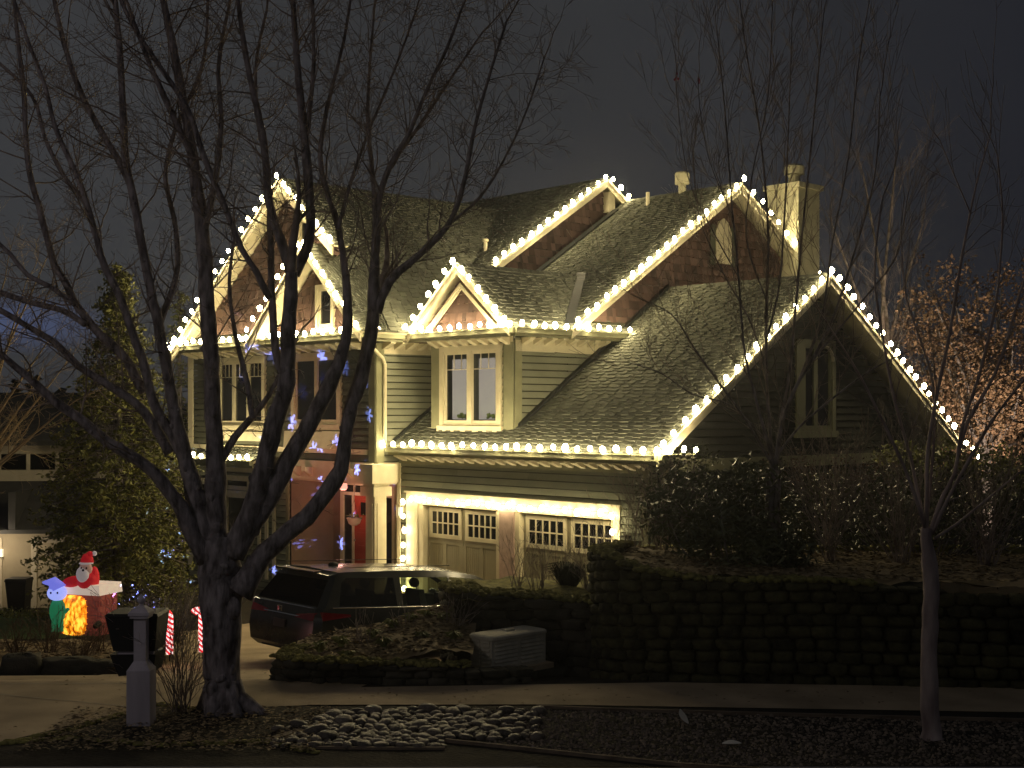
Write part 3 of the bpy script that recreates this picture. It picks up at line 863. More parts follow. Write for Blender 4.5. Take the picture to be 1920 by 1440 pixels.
# corner column with stacked capital
mb = MB()
cx, cy = -8.22, -0.36
mb.box(cx-0.17, cx+0.17, cy-0.17, cy+0.17, 0.10, 2.36)
for k in (-1, 1):
    mb.box(cx-0.10, cx+0.10, cy+k*0.17, cy+k*0.19, 0.3, 2.2); mb.box(cx+k*0.17, cx+k*0.19, cy-0.10, cy+0.10, 0.3, 2.2)
mb.box(cx-0.26, cx+0.26, cy-0.26, cy+0.26, 2.36, 2.58)
mb.box(cx-0.36, cx+0.34, cy-0.36, cy+0.36, 2.66, 3.10)
mb.box(cx-0.22, cx+0.22, cy-0.22, cy+0.22, 2.58, 2.66)
mb.build('porch_column', M['trim'], house)
# front door
PB = Plane('a', 1.00)
mb = MB()
for (b0, b1, c0, c1) in ((-11.45, -11.33, 0.12, 2.56), (-10.95, -10.87, 0.12, 2.2), (-9.78, -9.70, 0.12, 2.2), (-11.33, -9.3, 2.20, 2.28), (-11.45, -9.2, 2.46, 2.58), (-9.3, -9.2, 0.12, 2.46)):
    PB.box(mb, b0, b1, c0, c1, 0.0, 0.07)
for a in (-10.9, -10.4, -9.9): PB.box(mb, a-0.02, a+0.02, 2.28, 2.46, 0.0, 0.04)
dfm = mb.build('door_frame', M['trim'], house)
mb = MB(); PB.box(mb, -11.33, -10.95, 0.3, 2.20, 0.0, 0.02); PB.box(mb, -9.70, -9.3, 0.3, 2.20, 0.0, 0.02); PB.box(mb, -11.33, -9.3, 2.28, 2.46, 0.0, 0.015)
mb.build('sidelight', M['pane'], dfm)
mb = MB(); PB.box(mb, -10.87, -9.78, 0.12, 2.20, 0.0, 0.04)
for (b0, b1, c0, c1) in ((-10.72, -10.40, 0.3, 0.95), (-10.25, -9.93, 0.3, 0.95), (-10.72, -9.93, 1.1, 1.28)):
    PB.box(mb, b0, b1, c0, c1, 0.04, 0.055)
PB.box(mb, -10.70, -10.66, 1.38, 2.08, 0.04, 0.06); PB.box(mb, -9.99, -9.95, 1.38, 2.08, 0.04, 0.06)
PB.box(mb, -10.70, -9.95, 2.08, 2.11, 0.04, 0.06); PB.box(mb, -10.70, -9.95, 1.36, 1.38, 0.04, 0.06)
dr = mb.build('front_door', M['doorred'], house)
mb = MB(); PB.box(mb, -10.60, -10.05, 1.72, 2.04, 0.04, 0.046); mb.build('door_pane', M['pane'], dr)
mb = MB(); mb.sphere((-10.78, 1.00-0.09, 1.08), 0.035); mb.build('door_knob', M['chrome'], dr, smooth=True)
pl_ = MB(); pl_.lathe([(0.05, 0.16), (0.09, 0.12), (0.10, 0.0), (0.06, -0.05)], (-10.5, 0.35, 2.42), n=12)  # rosy lamp added to redden the door frame
plo = pl_.build('porch_lamp', mat('rosy_lamp_glass', (.8, .4, .35), emit=(1, .38, .28), estr=1.2), house, smooth=True)
l_ = bpy.data.lights.new('porch_lamp_light', 'POINT'); l_.energy = 8; l_.color = (1, .50, .40); l_.shadow_soft_size = .08
lo2 = bpy.data.objects.new('porch_lamp_light', l_); COL.objects.link(lo2); lo2.parent = house; lo2.location = (-10.5, .35, 2.28)
# hanging basket
hb = empty('hanging_basket', HW(-10.25, 0.5, 1.5), YAW)
tag(hb, 'pale hanging flower basket in front of the red front door', 'hanging basket')
mb = MB(); mb.lathe([(0.06, 0), (0.14, 0.05), (0.19, 0.17), (0.20, 0.19)]); mb.build('bowl', mat('cream_basket', (0.6, 0.5, 0.4)), hb, smooth=True)
mb = MB()
for k in range(3):
    t = k*2.1; mb.tube([(0.19*math.cos(t), 0.19*math.sin(t), 0.18), (0, 0, 0.62)], 0.004, n=4)
mb.tube([(0, 0, 0.62), (0, 0, 1.04)], 0.004, n=4); mb.build('wire', M['black'], hb)
mb = MB()
for k in range(60):
    mb.sphere((random.gauss(0, .08), random.gauss(0, .08), 0.2 + random.uniform(0, .08)), 0.02, 0.02, 0.012, n=5, m=3)
mb.build('plant', M['leafg'], hb)

# downspouts
mb = MB(); mb.tube([(-7.95, -0.78, 6.0), (-7.95, -0.78, 5.86), (-8.18, -0.2, 5.55), (-8.2, -0.12, 5.4), (-8.2, -0.12, 3.5)], 0.045, n=6); mb.build('downspout', M['trim'], house, smooth=True)
mb = MB(); mb.tube([(0.08, 0.55, 3.4), (0.0, 0.56, 3.28), (-0.36, 0.6, 3.05), (-0.36, 0.6, 0.3)], 0.045, n=6); mb.build('downspout', M['trim'], house, smooth=True)

# ================================================================== LIGHT STRINGS
_b = MB(); _b.sphere((0, 0, 0), 0.053, 0.053, 0.068, n=10, m=6)
_bm = bpy.data.meshes.new('bulb'); _bm.from_pydata(_b.v, [], _b.f); _bm.materials.append(M['bulb'])
_bm.polygons.foreach_set('use_smooth', [True] * len(_bm.polygons)); _bm.update()
_bm2 = _bm.copy(); _bm2.materials.clear(); _bm2.materials.append(M['bulbd'])
def light_string(label, pts, sp=0.37, off=(0, 0, 0.07), skip=(), sock=True, bmesh_=None):
    off = Vector(off)
    pts = [Vector(p) for p in pts]
    base = pts[0]
    t = empty('light_string', HW(base.x, base.y, base.z), YAW)
    tag(t, label, 'string lights', 'white light strings along the roof edges')
    co = MB(); cp = []
    L = [0]
    for i in range(len(pts) - 1): L.append(L[-1] + (pts[i+1] - pts[i]).length)
    n = max(1, round(L[-1] / sp)); first = True
    for k in range(n + 1):
        s = L[-1] * k / n
        for i in range(len(pts) - 1):
            if s <= L[i+1] + 1e-6: break
        f = (s - L[i]) / (L[i+1] - L[i]); p = pts[i].lerp(pts[i+1], f) - base
        jit = Vector((random.uniform(-.022, .022), random.uniform(-.015, .015), random.uniform(-.025, .022)))
        ce = p + off * 0.25
        cp.append(ce)
        if k < n: cp.append((pts[i].lerp(pts[i+1], min(1, f + 0.5*sp/(L[i+1]-L[i]))) - base) + off*0.12)
        if k in skip: continue
        if sock: co.tube([ce - off.normalized()*0.015, ce + off*0.38], 0.016, n=6)
        b = bpy.data.objects.new('bulb', bmesh_ or _bm); COL.objects.link(b); b.parent = t
        b.location = p + off + jit
        q_ = random.uniform(.86, 1.1); b.scale = (q_, q_, q_*random.uniform(.92, 1.12))
        b.rotation_euler = (random.uniform(-.25, .25), random.uniform(-.25, .25), random.uniform(0, 3))
    co.tube(cp, 0.006, n=4)
    co.build('cord', M['cord'], t)
    return t
light_string('bulbs along the front gutter of the garage, above the two garage doors', [(-8.2, -0.15, 3.5), (0.14, -0.15, 3.5), (0.20, 0.93, 3.5)], 0.355)
light_string('bulbs on the left slope of the big dark garage gable', [(0.06, 0.12, 3.61), (0.06, 5.66, 7.30)], 0.40)
light_string('bulbs on the right slope of the big dark garage gable', [(0.10, 5.95, 7.15), (0.10, 12.0, 3.11)], 0.345)
light_string('bulbs along the gutter under the small peaked gable over the double window', [(-7.80, -0.94, 6.12), (-7.80, 0.15, 6.12), (-4.13, 0.15, 6.12), (-4.11, 3.8, 6.12)], 0.33)
light_string('bulbs up both sides of the small peaked gable over the double window', [(-7.75, 0.14, 6.18), (-6.05, 0.14, 7.62), (-4.4, 0.14, 6.24)], 0.37)
light_string('bulbs on the long left slope of the cedar gable with the pointed vent', [(-4.09, 2.1, 6.26), (-4.09, 8.05, 10.09)], 0.36)
light_string('bulbs on the short right slope of the cedar gable beside the chimney', [(-4.09, 8.45, 9.83), (-4.09, 12.4, 7.27)], 0.42)
light_string('bulbs on the slope of the rearmost cedar gable, highest of the roof', [(-7.94, 3.1, 7.97), (-7.94, 7.23, 10.60), (-7.94, 8.6, 9.72)], 0.36)
light_string('bulbs down the left slope of the tall left wing gable, behind the tree', [(-16.8, -1.02, 6.0), (-11.4, -1.02, 10.06)], 0.40)
light_string('bulbs on the short right slope of the tall left wing gable', [(-11.1, -1.02, 9.82), (-9.15, -1.02, 8.27)], 0.36)
light_string('bulbs around the lower inner gable of the left wing, behind the tree', [(-12.6, -1.27, 6.05), (-9.97, -1.27, 8.33), (-7.75, -1.27, 6.18)], 0.36)
light_string('bulbs along the gutter across the front of the left wing', [(-16.95, -1.0, 6.12), (-7.95, -1.0, 6.12)], 0.37)
light_string('bulbs along the small ground floor roof of the left wing', [(-15.4, -1.04, 3.08), (-12.7, -1.04, 3.08)], 0.37)
light_string('bulbs hung around the white frame of the garage doors', [(-7.86, 0.19, 0.25), (-7.86, 0.19, 2.33), (-1.28, 0.19, 2.33), (-1.28, 0.19, 0.3)], 0.33, off=(0, -0.03, -0.03), bmesh_=_bm2)

# ================================================================== MINIVAN
van = empty('parked_van', HW(-2.85, -6.5, 0.0), YAW + math.pi/2)
van.scale = (1.15, 1.09, 0.965)
van.rotation_euler = (0, R(4.4), YAW + math.pi/2)
tag(van, 'dark grey minivan parked nose first in front of the garage doors', 'minivan')
#            x     yscale roof   gtop  belt  
def vroof(x):
    if x < 0.3: return 1.64 + 0.06*x/0.3
    if x < 2.2: return 1.70 + 0.04*math.sin((x-0.3)/1.9*math.pi/2)
    if x < 3.2: return 1.74 - 0.10*((x-2.2)/1.0)**2
    if x < 4.25: return 1.64 - 0.57*((x-3.2)/1.05)**1.08
    return 1.07 - 0.22*((x-4.25)/0.85)**1.7
stx = [0.0, 0.10, 0.42, 0.62, 1.0, 1.50, 1.62, 2.1, 2.58, 2.70, 3.2, 3.55, 3.85, 4.08, 4.25, 4.55, 4.85, 5.05]
rows = 10
G = []
for i, x in enumerate(stx):
    zr = vroof(x); belt = 1.09 - 0.02*x/4
    ys = 1.0
    if i == 0: ys = 0.90
    if x > 4.25: ys = 1 - 0.22*((x-4.25)/0.8)**2
    top = min(zr - 0.10, 1.585)
    if i == 2: top = min(top, 1.50)
    gt = max(top, belt + 0.03) if x < 4.2 else min(belt, zr) - 0.01
    if x >= 4.2: belt = min(belt, zr - 0.06)
    yb = 0.93
    k = max(0.0, (gt - belt)) / 0.5
    yt = yb - 0.16*k
    prof = [(0.26, 0.84), (0.36, 0.95), (0.62, 0.985), (0.88, 0.985), (belt - 0.03, 0.95), (belt + 0.01, yb), (gt, yt), (max(gt + 0.06, zr - 0.03), yt - 0.05), (zr, 0.40), (zr + 0.015, 0)]
    col = []
    for j, (z, y) in enumerate(prof):
        xo = x
        if i == 0: xo = [0.10, 0.02, 0.0, 0.02, 0.06, 0.10, 0.34, 0.36, 0.33, 0.33][j]
        if i == 1: xo = [0.14, 0.10, 0.10, 0.11, 0.15, 0.19, 0.42, 0.42, 0.40, 0.40][j]
        if i == 2 : xo = x + (0.10 if j in (6, 7) else 0)
        col.append((xo, y*ys, z))
    G.append(col)
body = MB(); dark = MB(); clear = MB()
for sgn in (-1, 1):
    for i in range(len(stx) - 1):
        for j in range(rows - 1):
            q = [G[i][j], G[i+1][j], G[i+1][j+1], G[i][j+1]]
            q = [(a, b*sgn, c) for a, b, c in q]
            if sgn > 0: q = q[::-1]
            tgt = body
            xm = stx[i]
            if j == 5:
                if i in (3, 4, 6, 7): tgt = dark if i < 5 else clear
                if i in (2,): tgt = dark
                if i in (9, 10, 11, 12): tgt = clear
            if j in (7, 8) and 3.19 < xm < 4.2: tgt = clear
            tgt.face(q)
    # hood front, rear are capped below
for j in range(rows - 1):
    for ends, i in ((0, 0), (1, len(stx) - 1)):
        a, b = G[i][j], G[i][j+1]
        q = [(a[0], a[1], a[2]), (b[0], b[1], b[2]), (b[0], -b[1], b[2]), (a[0], -a[1], a[2])]
        if ends == 1: q = q[::-1]
        (dark if (j == 5 and i == 0) else body).face(q)
body.face([(x, G[i][0][1], G[i][0][2]) for i, (x, _) in enumerate([(g[0][0], 0) for g in G])] + [(G[i][0][0], -G[i][0][1], G[i][0][2]) for i in reversed(range(len(stx)))])
vb = body.build('body', M['van'], van)
bm_ = bpy.data.meshes
import bmesh
bmx = bmesh.new(); bmx.from_mesh(vb.data); bmesh.ops.remove_doubles(bmx, verts=bmx.verts, dist=0.0005); bmx.to_mesh(vb.data); bmx.free()
vb.data.polygons.foreach_set('use_smooth', [True]*len(vb.data.polygons)); vb.data.set_sharp_from_angle(angle=R(32))
dark.build('rear_glass', M['vglass'], van); clear.build('window_glass', M['cglass'], van)
mb = MB()
for s in (-1, 1):
    mb.tube([(0.3, s*0.945, 1.085), (1.5, s*0.945, 1.075), (2.7, s*0.945, 1.07), (3.9, s*0.94, 1.06)], 0.010, n=5)
mb.tube([(0.045, -0.83, 1.075), (0.02, 0, 1.085), (0.045, 0.83, 1.075)], 0.012, n=5)
mb.tube([(0.02, -0.60, 0.90), (-0.012, 0, 0.91), (0.02, 0.60, 0.90)], 0.014, n=5)
mb.build('chrome_trim', M['chrome'], van)
for s in (-1, 1):
    mb = MB(); mb.bar((0.5, s*0.68, 1.745), (2.7, s*0.66, 1.79), (0, -s, 0), 0.03, EZ, 0.012); mb.build('roof_rail', M['van'], van)
    mb = MB()   # wraparound tail lamp
    mb.hexa([(0.06, s*0.62, 0.86), (0.11, s*0.995, 0.87), (0.60, s*0.998, 0.93), (0.62, s*0.93, 0.93)],
            [(0.05, s*0.62, 0.98), (0.11, s*0.985, 1.02), (0.60, s*0.985, 0.97), (0.62, s*0.93, 0.97)])
    mb.hexa([(-0.005, s*0.40, 0.88), (0.0, s*0.86, 0.86), (0.12, s*0.93, 0.86), (0.10, s*0.40, 0.88)],
            [(0.02, s*0.40, 0.93), (0.03, s*0.86, 1.00), (0.12, s*0.93, 1.00), (0.10, s*0.40, 0.93)])
    mb.build('tail_lamp', M['tail'], van)
    mb = MB(); mb.sphere((3.75, s*1.07, 1.10), 0.07, 0.10, 0.07, n=10, m=6); mb.tube([(3.78, s*0.93, 1.07), (3.76, s*1.05, 1.09)], 0.025, n=6)
    mb.build('side_mirror', M['van'], van, smooth=True)
    mb = MB(); mb.tube([(2.05, s*1.0, 0.93), (2.28, s*1.0, 0.935)], 0.014, n=5); mb.build('door_handle', M['chrome'], van)
    mb = MB(); mb.tube([(3.1, s*1.0, 0.92), (3.33, s*1.0, 0.925)], 0.014, n=5); mb.build('door_handle', M['chrome'], van)
    for x in (0.98, 4.02):
        mb = MB()
        rw = 0.34
        prof = [(0.20, -0.11), (0.31, -0.11), (rw, -0.08), (rw, 0.08), (0.31, 0.11), (0.20, 0.11)]
        n = 24
        base = 0
        for r, y in prof:
            for k in range(n):
                t = 2*math.pi*k/n; mb.v.append((x + r*math.cos(t), s*0.885 + y*s, 0.34 + r*math.sin(t)))
        for i in range(len(prof)-1):
            for k in range(n):
                a0 = i*n + k; a1 = i*n + (k+1) % n; mb.f.append((a0, a1, a1+n, a0+n))
        wh = mb.build('wheel', M['tyre'], van, auto=True)
        mb = MB()
        yy = s*0.975
        for k in range(10):
            t = 2*math.pi*k/10
            mb.bar((x + 0.04*math.cos(t) - 0.012*math.sin(t), yy, 0.34 + 0.04*math.sin(t) + 0.012*math.cos(t)), (x + 0.2*math.cos(t) - 0.012*math.sin(t), yy, 0.34 + 0.2*math.sin(t) + 0.012*math.cos(t)), (0, -s, 0), 0.03, (math.sin(t), 0, -math.cos(t)), 0.03)
        mb.build('rim', M['chrome'], wh)
mb = MB(); mb.box(-0.02, 0.0, -0.16, 0.16, 0.66, 0.80); mb.build('licence_plate', mat('plate_grey', (0.05, 0.05, 0.05)), van)
mb = MB()
for a, b in (((-.05, -.045), (-.06, .045)), ((.05, -.045), (.06, .045)), ((-.06, .045), (.06, .045)), ((-.05, -.045), (.05, -.045))):
    mb.tube([(-0.015, a[0], 0.985 + a[1]), (-0.015, b[0], 0.985 + b[1])], 0.006, n=4)
for a, b in (((-.028, -.032), (-.033, .032)), ((.028, -.032), (.033, .032)), ((-.03, 0), (.03, 0))):
    mb.tube([(-0.015, a[0], 0.985 + a[1]), (-0.015, b[0], 0.985 + b[1])], 0.005, n=4)
mb.build('emblem', M['chrome'], van)
mb = MB(); mb.tube([(0.30, 0.10, 1.16), (0.2, 0.5, 1.14)], 0.012, n=4); mb.build('rear_wiper', M['black'], van)
mb = MB(); mb.bar((0.33, -0.55, 1.66), (0.33, 0.55, 1.66), (-1, 0, -0.1), 0.14, EZ, 0.03); mb.build('spoiler', M['van'], van)
mb = MB(); mb.sphere((0.9, 0, 1.75), 0.10, 0.03, 0.05, n=8, m=5); mb.build('antenna', M['black'], van, smooth=True)
mb = MB(); mb.box(0.07, 0.13, -0.6, 0.6, 0.27, 0.45); mb.build('bumper_insert', M['black'], van)
for sx, sy in ((3.0, -0.40), (3.0, 0.40), (2.0, -0.42), (2.0, 0.42), (1.1, -0.35), (1.1, 0.35)):
    mb = MB()
    mb.hexa([(sx-0.10, sy-0.23, 0.6), (sx+0.05, sy-0.23, 0.6), (sx+0.05, sy+0.23, 0.6), (sx-0.10, sy+0.23, 0.6)],
            [(sx-0.24, sy-0.19, 1.24), (sx-0.12, sy-0.19, 1.24), (sx-0.12, sy+0.19, 1.24), (sx-0.24, sy+0.19, 1.24)])
    mb.sphere((sx-0.19, sy, 1.36), 0.06, 0.13, 0.10, n=10, m=6)
    mb.tube([(sx-0.18, sy-0.06, 1.2), (sx-0.18, sy-0.06, 1.32)], 0.012, n=4)
    mb.build('seat', M['black'], van, smooth=False)
mb = MB(); mb.box(3.6, 4.1, -0.8, 0.8, 0.7, 1.0); mb.box(0.3, 3.6, -0.85, 0.85, 0.35, 0.42); mb.build('dashboard', M['black'], van)
mb = MB(); t_ = [(3.45 + 0.05*math.cos(k), 0.40 + 0.17*math.cos(k*math.pi/8), 1.02 + 0.17*math.sin(k*math.pi/8)) for k in range(17)]; mb.tube(t_, 0.012, n=5); mb.build('steering_wheel', M['black'], van)

# ================================================================== ROCK WORK
def stone(mb, c, sx, sy, sz, rz=0.0, n=9, m=6, boxy=0.55, noise=0.08):
    """irregular rounded block"""
    base = len(mb.v); cr, sr = math.cos(rz), math.sin(rz)
    for i in range(m + 1):
        ph = math.pi * i / m
        for k in range(n):
            t = 2*math.pi*k/n + 0.4
            x, y, z = math.sin(ph)*math.cos(t), math.sin(ph)*math.sin(t), math.cos(ph)
            f = lambda q: math.copysign(abs(q)**boxy, q)
            q = 1 + random.uniform(-noise, noise)
            x, y, z = f(x)*sx*q, f(y)*sy*q, f(z)*sz*q
            mb.v.append((c[0] + x*cr - y*sr, c[1] + x*sr + y*cr, c[2] + z))
    for i in range(m):
        for k in range(n):
            a0 = base + i*n + k; a1 = base + i*n + (k+1) % n
            mb.f.append((a0, a0+n, a1+n, a1))

def pathpts(path):
    L = [0]
    for i in range(len(path)-1): L.append(L[-1] + math.dist(path[i][:2], path[i+1][:2]))
    def at(s):
        for i in range(len(path)-1):
            if s <= L[i+1]: break
        f = (s - L[i]) / (L[i+1] - L[i]); f = min(max(f, 0), 1)
        p = [path[i][k] + (path[i+1][k]-path[i][k])*f for k in range(len(path[0]))]
        return p, math.atan2(path[i+1][1]-path[i][1], path[i+1][0]-path[i][0])
    return L[-1], at

def stonewall(name, path, label, sw=(0.18, 0.5), sh=(0.11, 0.2), dep=0.2, m=None, cat='stone wall', block=False):
    """path of (x, y, ztop); stacked stones down to the ground"""
    mb = MB(); L, at = pathpts(path)
    H = max(p[2] - zg(p[1]) for p in path)
    z = 0; row = 0
    while z < H:
        h = random.uniform(*sh)
        s = -0.15 if row % 2 else 0.0
        while s < L:
            w_ = random.uniform(*sw)
            p, ang = at(min(L, max(0, s + w_/2)))
            g = zg(p[1]) - 0.05; top = p[2]
            zz = g + z
            if zz < top - 0.04:
                hh = min(h, top - zz)
                if block:
                    stone(mb, (p[0] + random.uniform(-.01, .01), p[1] + random.uniform(-.03, .03), zz + hh/2 + random.uniform(-.01, .01)), w_/2*random.uniform(.93, 1.04), dep*random.uniform(.8, 1.15), hh/2*random.uniform(.95, 1.1), ang + random.uniform(-.08, .08), n=12, m=7, boxy=0.55, noise=0.10)
                else:
                    stone(mb, (p[0], p[1] + random.uniform(-.03, .03), zz + hh/2), w_/2*1.05, dep*random.uniform(.75, 1.15), hh/2*random.uniform(1.0, 1.2), ang + random.uniform(-.18, .18), n=12, m=8, boxy=0.42, noise=0.13)
            s += w_
        z += h; row += 1
    off = dep*.55
    for a, b in zip(path[:-1], path[1:]):
        d = Vector((b[0]-a[0], b[1]-a[1], 0)); 
        if d.length < .01: continue
        d.normalize(); sd = Vector((-d.y, d.x, 0))*.03
        pa, pb = Vector((a[0], a[1], 0)), Vector((b[0], b[1], 0))
        mb.hexa([pa - sd + EZ*(zg(a[1])-.05), pb - sd + EZ*(zg(b[1])-.05), pb + sd + EZ*(zg(b[1])-.05), pa + sd + EZ*(zg(a[1])-.05)],
                [pa - sd + EZ*(a[2]-.08), pb - sd + EZ*(b[2]-.08), pb + sd + EZ*(b[2]-.08), pa + sd + EZ*(a[2]-.08)])
    o = mb.build(name, m or M['rock'], None, smooth=True)
    tag(o, label, cat)
    return o
stonewall('block_wall', [(1.75, 20.6, 2.25), (1.38, 19.5, 2.30), (1.22, 18.7, 2.35), (1.24, 18.2, 2.37), (1.38, 17.75, 2.33), (1.68, 17.42, 2.24), (2.1, 17.22, 2.17), (2.7, 17.12, 2.12), (3.6, 17.0, 2.14), (6.4, 16.6, 2.03), (12, 16.1, 1.9)],
          'tall mossy block retaining wall curving away to the right', sw=(0.24, 0.36), sh=(0.14, 0.16), dep=0.16, m=M['block'], cat='retaining wall', block=True)
stonewall('rock_wall', [(-0.95, 21.0, 1.62), (-0.62, 19.0, 1.72), (0.3, 18.75, 1.70), (1.25, 18.55, 1.64)], 'dark stacked rock wall behind the louvred utility box', sw=(0.2, 0.55), sh=(0.13, 0.24), dep=0.2, cat='rock wall')
stonewall('rock_border', [(-2.85, 18.1, 1.10), (-2.98, 17.4, 1.10), (-2.75, 17.05, 1.13), (-1.6, 16.95, 1.08), (-0.55, 16.9, 1.06), (0.2, 17.1, 1.0)], 'low mossy rock border of the planting bed in front of the minivan', sw=(0.14, 0.38), sh=(0.09, 0.14), dep=0.17, cat='rock border')
stonewall('garden_rock_edge', [(gp(-60, 1272)[0], 19.3, 0.80), (gp(100, 1262)[0], 19.5, 0.72), (gp(200, 1262)[0], 19.6, 0.62)], 'pale boulders edging the lawn bed at the far left', sw=(0.4, 0.8), sh=(0.25, 0.4), dep=0.28, cat='rock edging')

def bed(name, poly_fn, x0, x1, y0, y1, st, m, label, cat='planting bed'):
    mb = MB(); nx = int((x1-x0)/st); ny = int((y1-y0)/st); idx = {}
    for i in range(nx+1):
        for j in range(ny+1):
            x = x0 + (x1-x0)*i/nx; y = y0 + (y1-y0)*j/ny
            z = poly_fn(x, y)
            if z is None: continue
            idx[(i, j)] = len(mb.v); mb.v.append((x, y, z + random.uniform(-.02, .02) + 0.03*math.sin(x*5.1+y*3.3)))
    for i in range(nx):
        for j in range(ny):
            ks = [(i, j), (i+1, j), (i+1, j+1), (i, j+1)]
            if all(k in idx for k in ks): mb.f.append(tuple(idx[k] for k in ks))
    o = mb.build(name, m, None, smooth=True); tag(o, label, cat, kind='structure'); return o
def f_raised(x, y):
    if x < 1.32 + max(0, (17.6 - y))*1.2: return None
    if y < 17.2 - max(0, x - 2.0)*0.12: return None
    return 2.20 - 0.02*(x-1.3)
bed('planting_soil', f_raised, 1.2, 12, 16.2, 20.7, 0.12, M['litter'], 'leaf strewn soil of the raised bed above the block wall')
bed('planting_soil', lambda x, y: (1.62 if x > -0.75 - (y-19)*0.12 else None), -1.1, 1.5, 18.7, 21.4, 0.1, M['moss'], 'mossy soil of the bed above the dark rock wall')
def f_low(x, y):
    if x < -2.95 or (y > 18.2 + (x + 2.95)*0.8 + 0.4): return None
    return min(1.36, 1.00 + (y - 17.0)*0.05 + (x + 2.95)*0.10 + 0.03*math.sin(x*4))
bed('planting_soil', f_low, -2.95, -0.5, 17.0, 20.4, 0.07, M['litter'], 'mossy leaf strewn soil of the low bed in front of the minivan')
bed('planting_soil', lambda x, y: 0.55 - (y-19.4)*0.09, -13, -5.8, 19.45, 24.5, 0.15, M['litter'], 'leaf strewn bed between the inflatable and the boulders')

# back side of the raised bed: mossy rim
mb = MB()
for k in range(26):
    stone(mb, (1.62 + k*0.27, 20.75, 2.12), 0.15, 0.12, 0.10, 0, noise=0.12)
tag(mb.build('rim_stones', M['moss'], None, smooth=True), 'row of mossy rim stones along the back of the raised bed', 'rim stones')

# ================================================================== UTILITY BOX
ub = empty('utility_box', (0, 0, 0), YAW); c0 = P(922, 1192, 17.4); ub.location = (c0.x, c0.y, 0.85)
tag(ub, 'weathered louvred metal utility box in front of the dark rock wall', 'utility box')
mb = MB(); L_, W_, Hh = 0.98, 0.42, 0.50
# local axes: x = a (towards camera right), y = b ; near corner at origin, box spans x -W..0, y 0..L
mb.box(-W_, 0, 0, L_, 0.04, Hh-0.05)
for k in range(7):
    z = 0.10 + k*0.052
    for s0, s1 in ((0.05, 0.46), (0.52, 0.93)):
        mb.hexa([(0.0, s0, z), (0.018, s0, z-0.003), (0.010, s1, z-0.003), (0.0, s1, z)], [(0.0, s0, z+0.032), (0.003, s0, z+0.03), (0.003, s1, z+0.03), (0.0, s1, z+0.032)])
    for s0, s1 in ((-W_+0.04, -0.23), (-0.19, -0.04)):
        mb.hexa([(s0, -0.018, z-0.006), (s1, -0.018, z-0.006), (s1, 0, z), (s0, 0, z)], [(s0, -0.003, z+0.03), (s1, -0.003, z+0.03), (s1, 0, z+0.032), (s0, 0, z+0.032)])
mb.build('cabinet', M['ubox'], ub)
mb = MB()
def rrect(x0, x1, y0, y1, r, z, n=5):
    out = []
    for cx_, cy_, a0 in ((x1-r, y1-r, 0), (x0+r, y1-r, 90), (x0+r, y0+r, 180), (x1-r, y0+r, 270)):
        for k in range(n): 
            t = R(a0 + 90*k/(n-1)); out.append((cx_ + r*math.cos(t), cy_ + r*math.sin(t), z))
    return out
lv = [rrect(-W_-.03, .03, -.03, L_+.03, .07, Hh-.05), rrect(-W_-.03, .03, -.03, L_+.03, .07, Hh-.015), rrect(-W_-.01, .01, -.01, L_+.01, .06, Hh), rrect(-W_+.04, -.04, .04, L_-.04, .05, Hh+.008)]
for q in lv: mb.v += q
nn = len(lv[0])
for i in range(3):
    for k in range(nn): mb.f.append((i*nn+k, i*nn+(k+1) % nn, (i+1)*nn+(k+1) % nn, (i+1)*nn+k))
mb.f.append(tuple(range(3*nn, 4*nn))); mb.f.append(tuple(range(nn))[::-1])
ld = mb.build('lid', M['ubox'], ub, auto=True)
mb = MB(); mb.box(-0.26, -0.16, 0.42, 0.56, Hh+.006, Hh+.03); mb.build('handle', M['ubox'], ld)
mb = MB(); mb.box(-W_-.08, .08, -.08, L_+.08, -0.02, 0.05); mb.build('base_pad', M['conc'], ub)

# ================================================================== MAILBOX
mp = P(265, 1350, 14.7)
mbx = empty('mailbox', (mp.x, mp.y, 0.85))
tag(mbx, 'black two tier mailbox on a thick weathered white post beside the tree', 'mailbox')
mb = MB()
def sq(h, z): return [(-h, -h, z), (h, -h, z), (h, h, z), (-h, h, z)]
for (h0, z0, h1, z1) in ((.128, 0, .128, .60), (.128, .60, .066, .70), (.066, .70, .066, 1.17)):
    mb.hexa(sq(h0, z0), sq(h1, z1))
post = mb.build('post', M['postw'], mbx)
mb = MB()
for (h0, z0, h1, z1) in ((.10, 1.171, .10, 1.20), (.115, 1.20, .115, 1.235), (.115, 1.235, .04, 1.30)): mb.hexa(sq(h0, z0), sq(h1, z1))
mb.lathe([(.03, 1.30), (.022, 1.32), (.05, 1.35), (.05, 1.375), (.02, 1.41), (.0, 1.43)], n=10)
mb.build('post_cap', M['postw'], post)
mb = MB()
mb.hexa([(-.34, .10, .78), (.12, .10, .78), (.12, .56, .78), (-.34, .56, .78)], [(-.43, .10, 1.16), (.15, .10, 1.16), (.15, .62, 1.16), (-.43, .62, 1.16)])
mb.hexa([(-.44, .09, 1.16), (.16, .09, 1.16), (.16, .63, 1.16), (-.44, .63, 1.16)], [(-.42, .12, 1.19), (.14, .12, 1.19), (.14, .6, 1.19), (-.42, .6, 1.19)])
bx = mb.build('letter_box', M['black'], mbx)
mb = MB(); mb.box(-.31, -.27, .09, .10, 1.02, 1.035); mb.build('latch', M['chrome'], bx)
mb = MB(); mb.hexa([(-.28, .10, .50), (.10, .10, .54), (.10, .5, .54), (-.28, .5, .50)], [(-.38, .10, .74), (.13, .10, .74), (.13, .56, .74), (-.38, .56, .74)]); mb.build('newspaper_holder', M['black'], mbx)
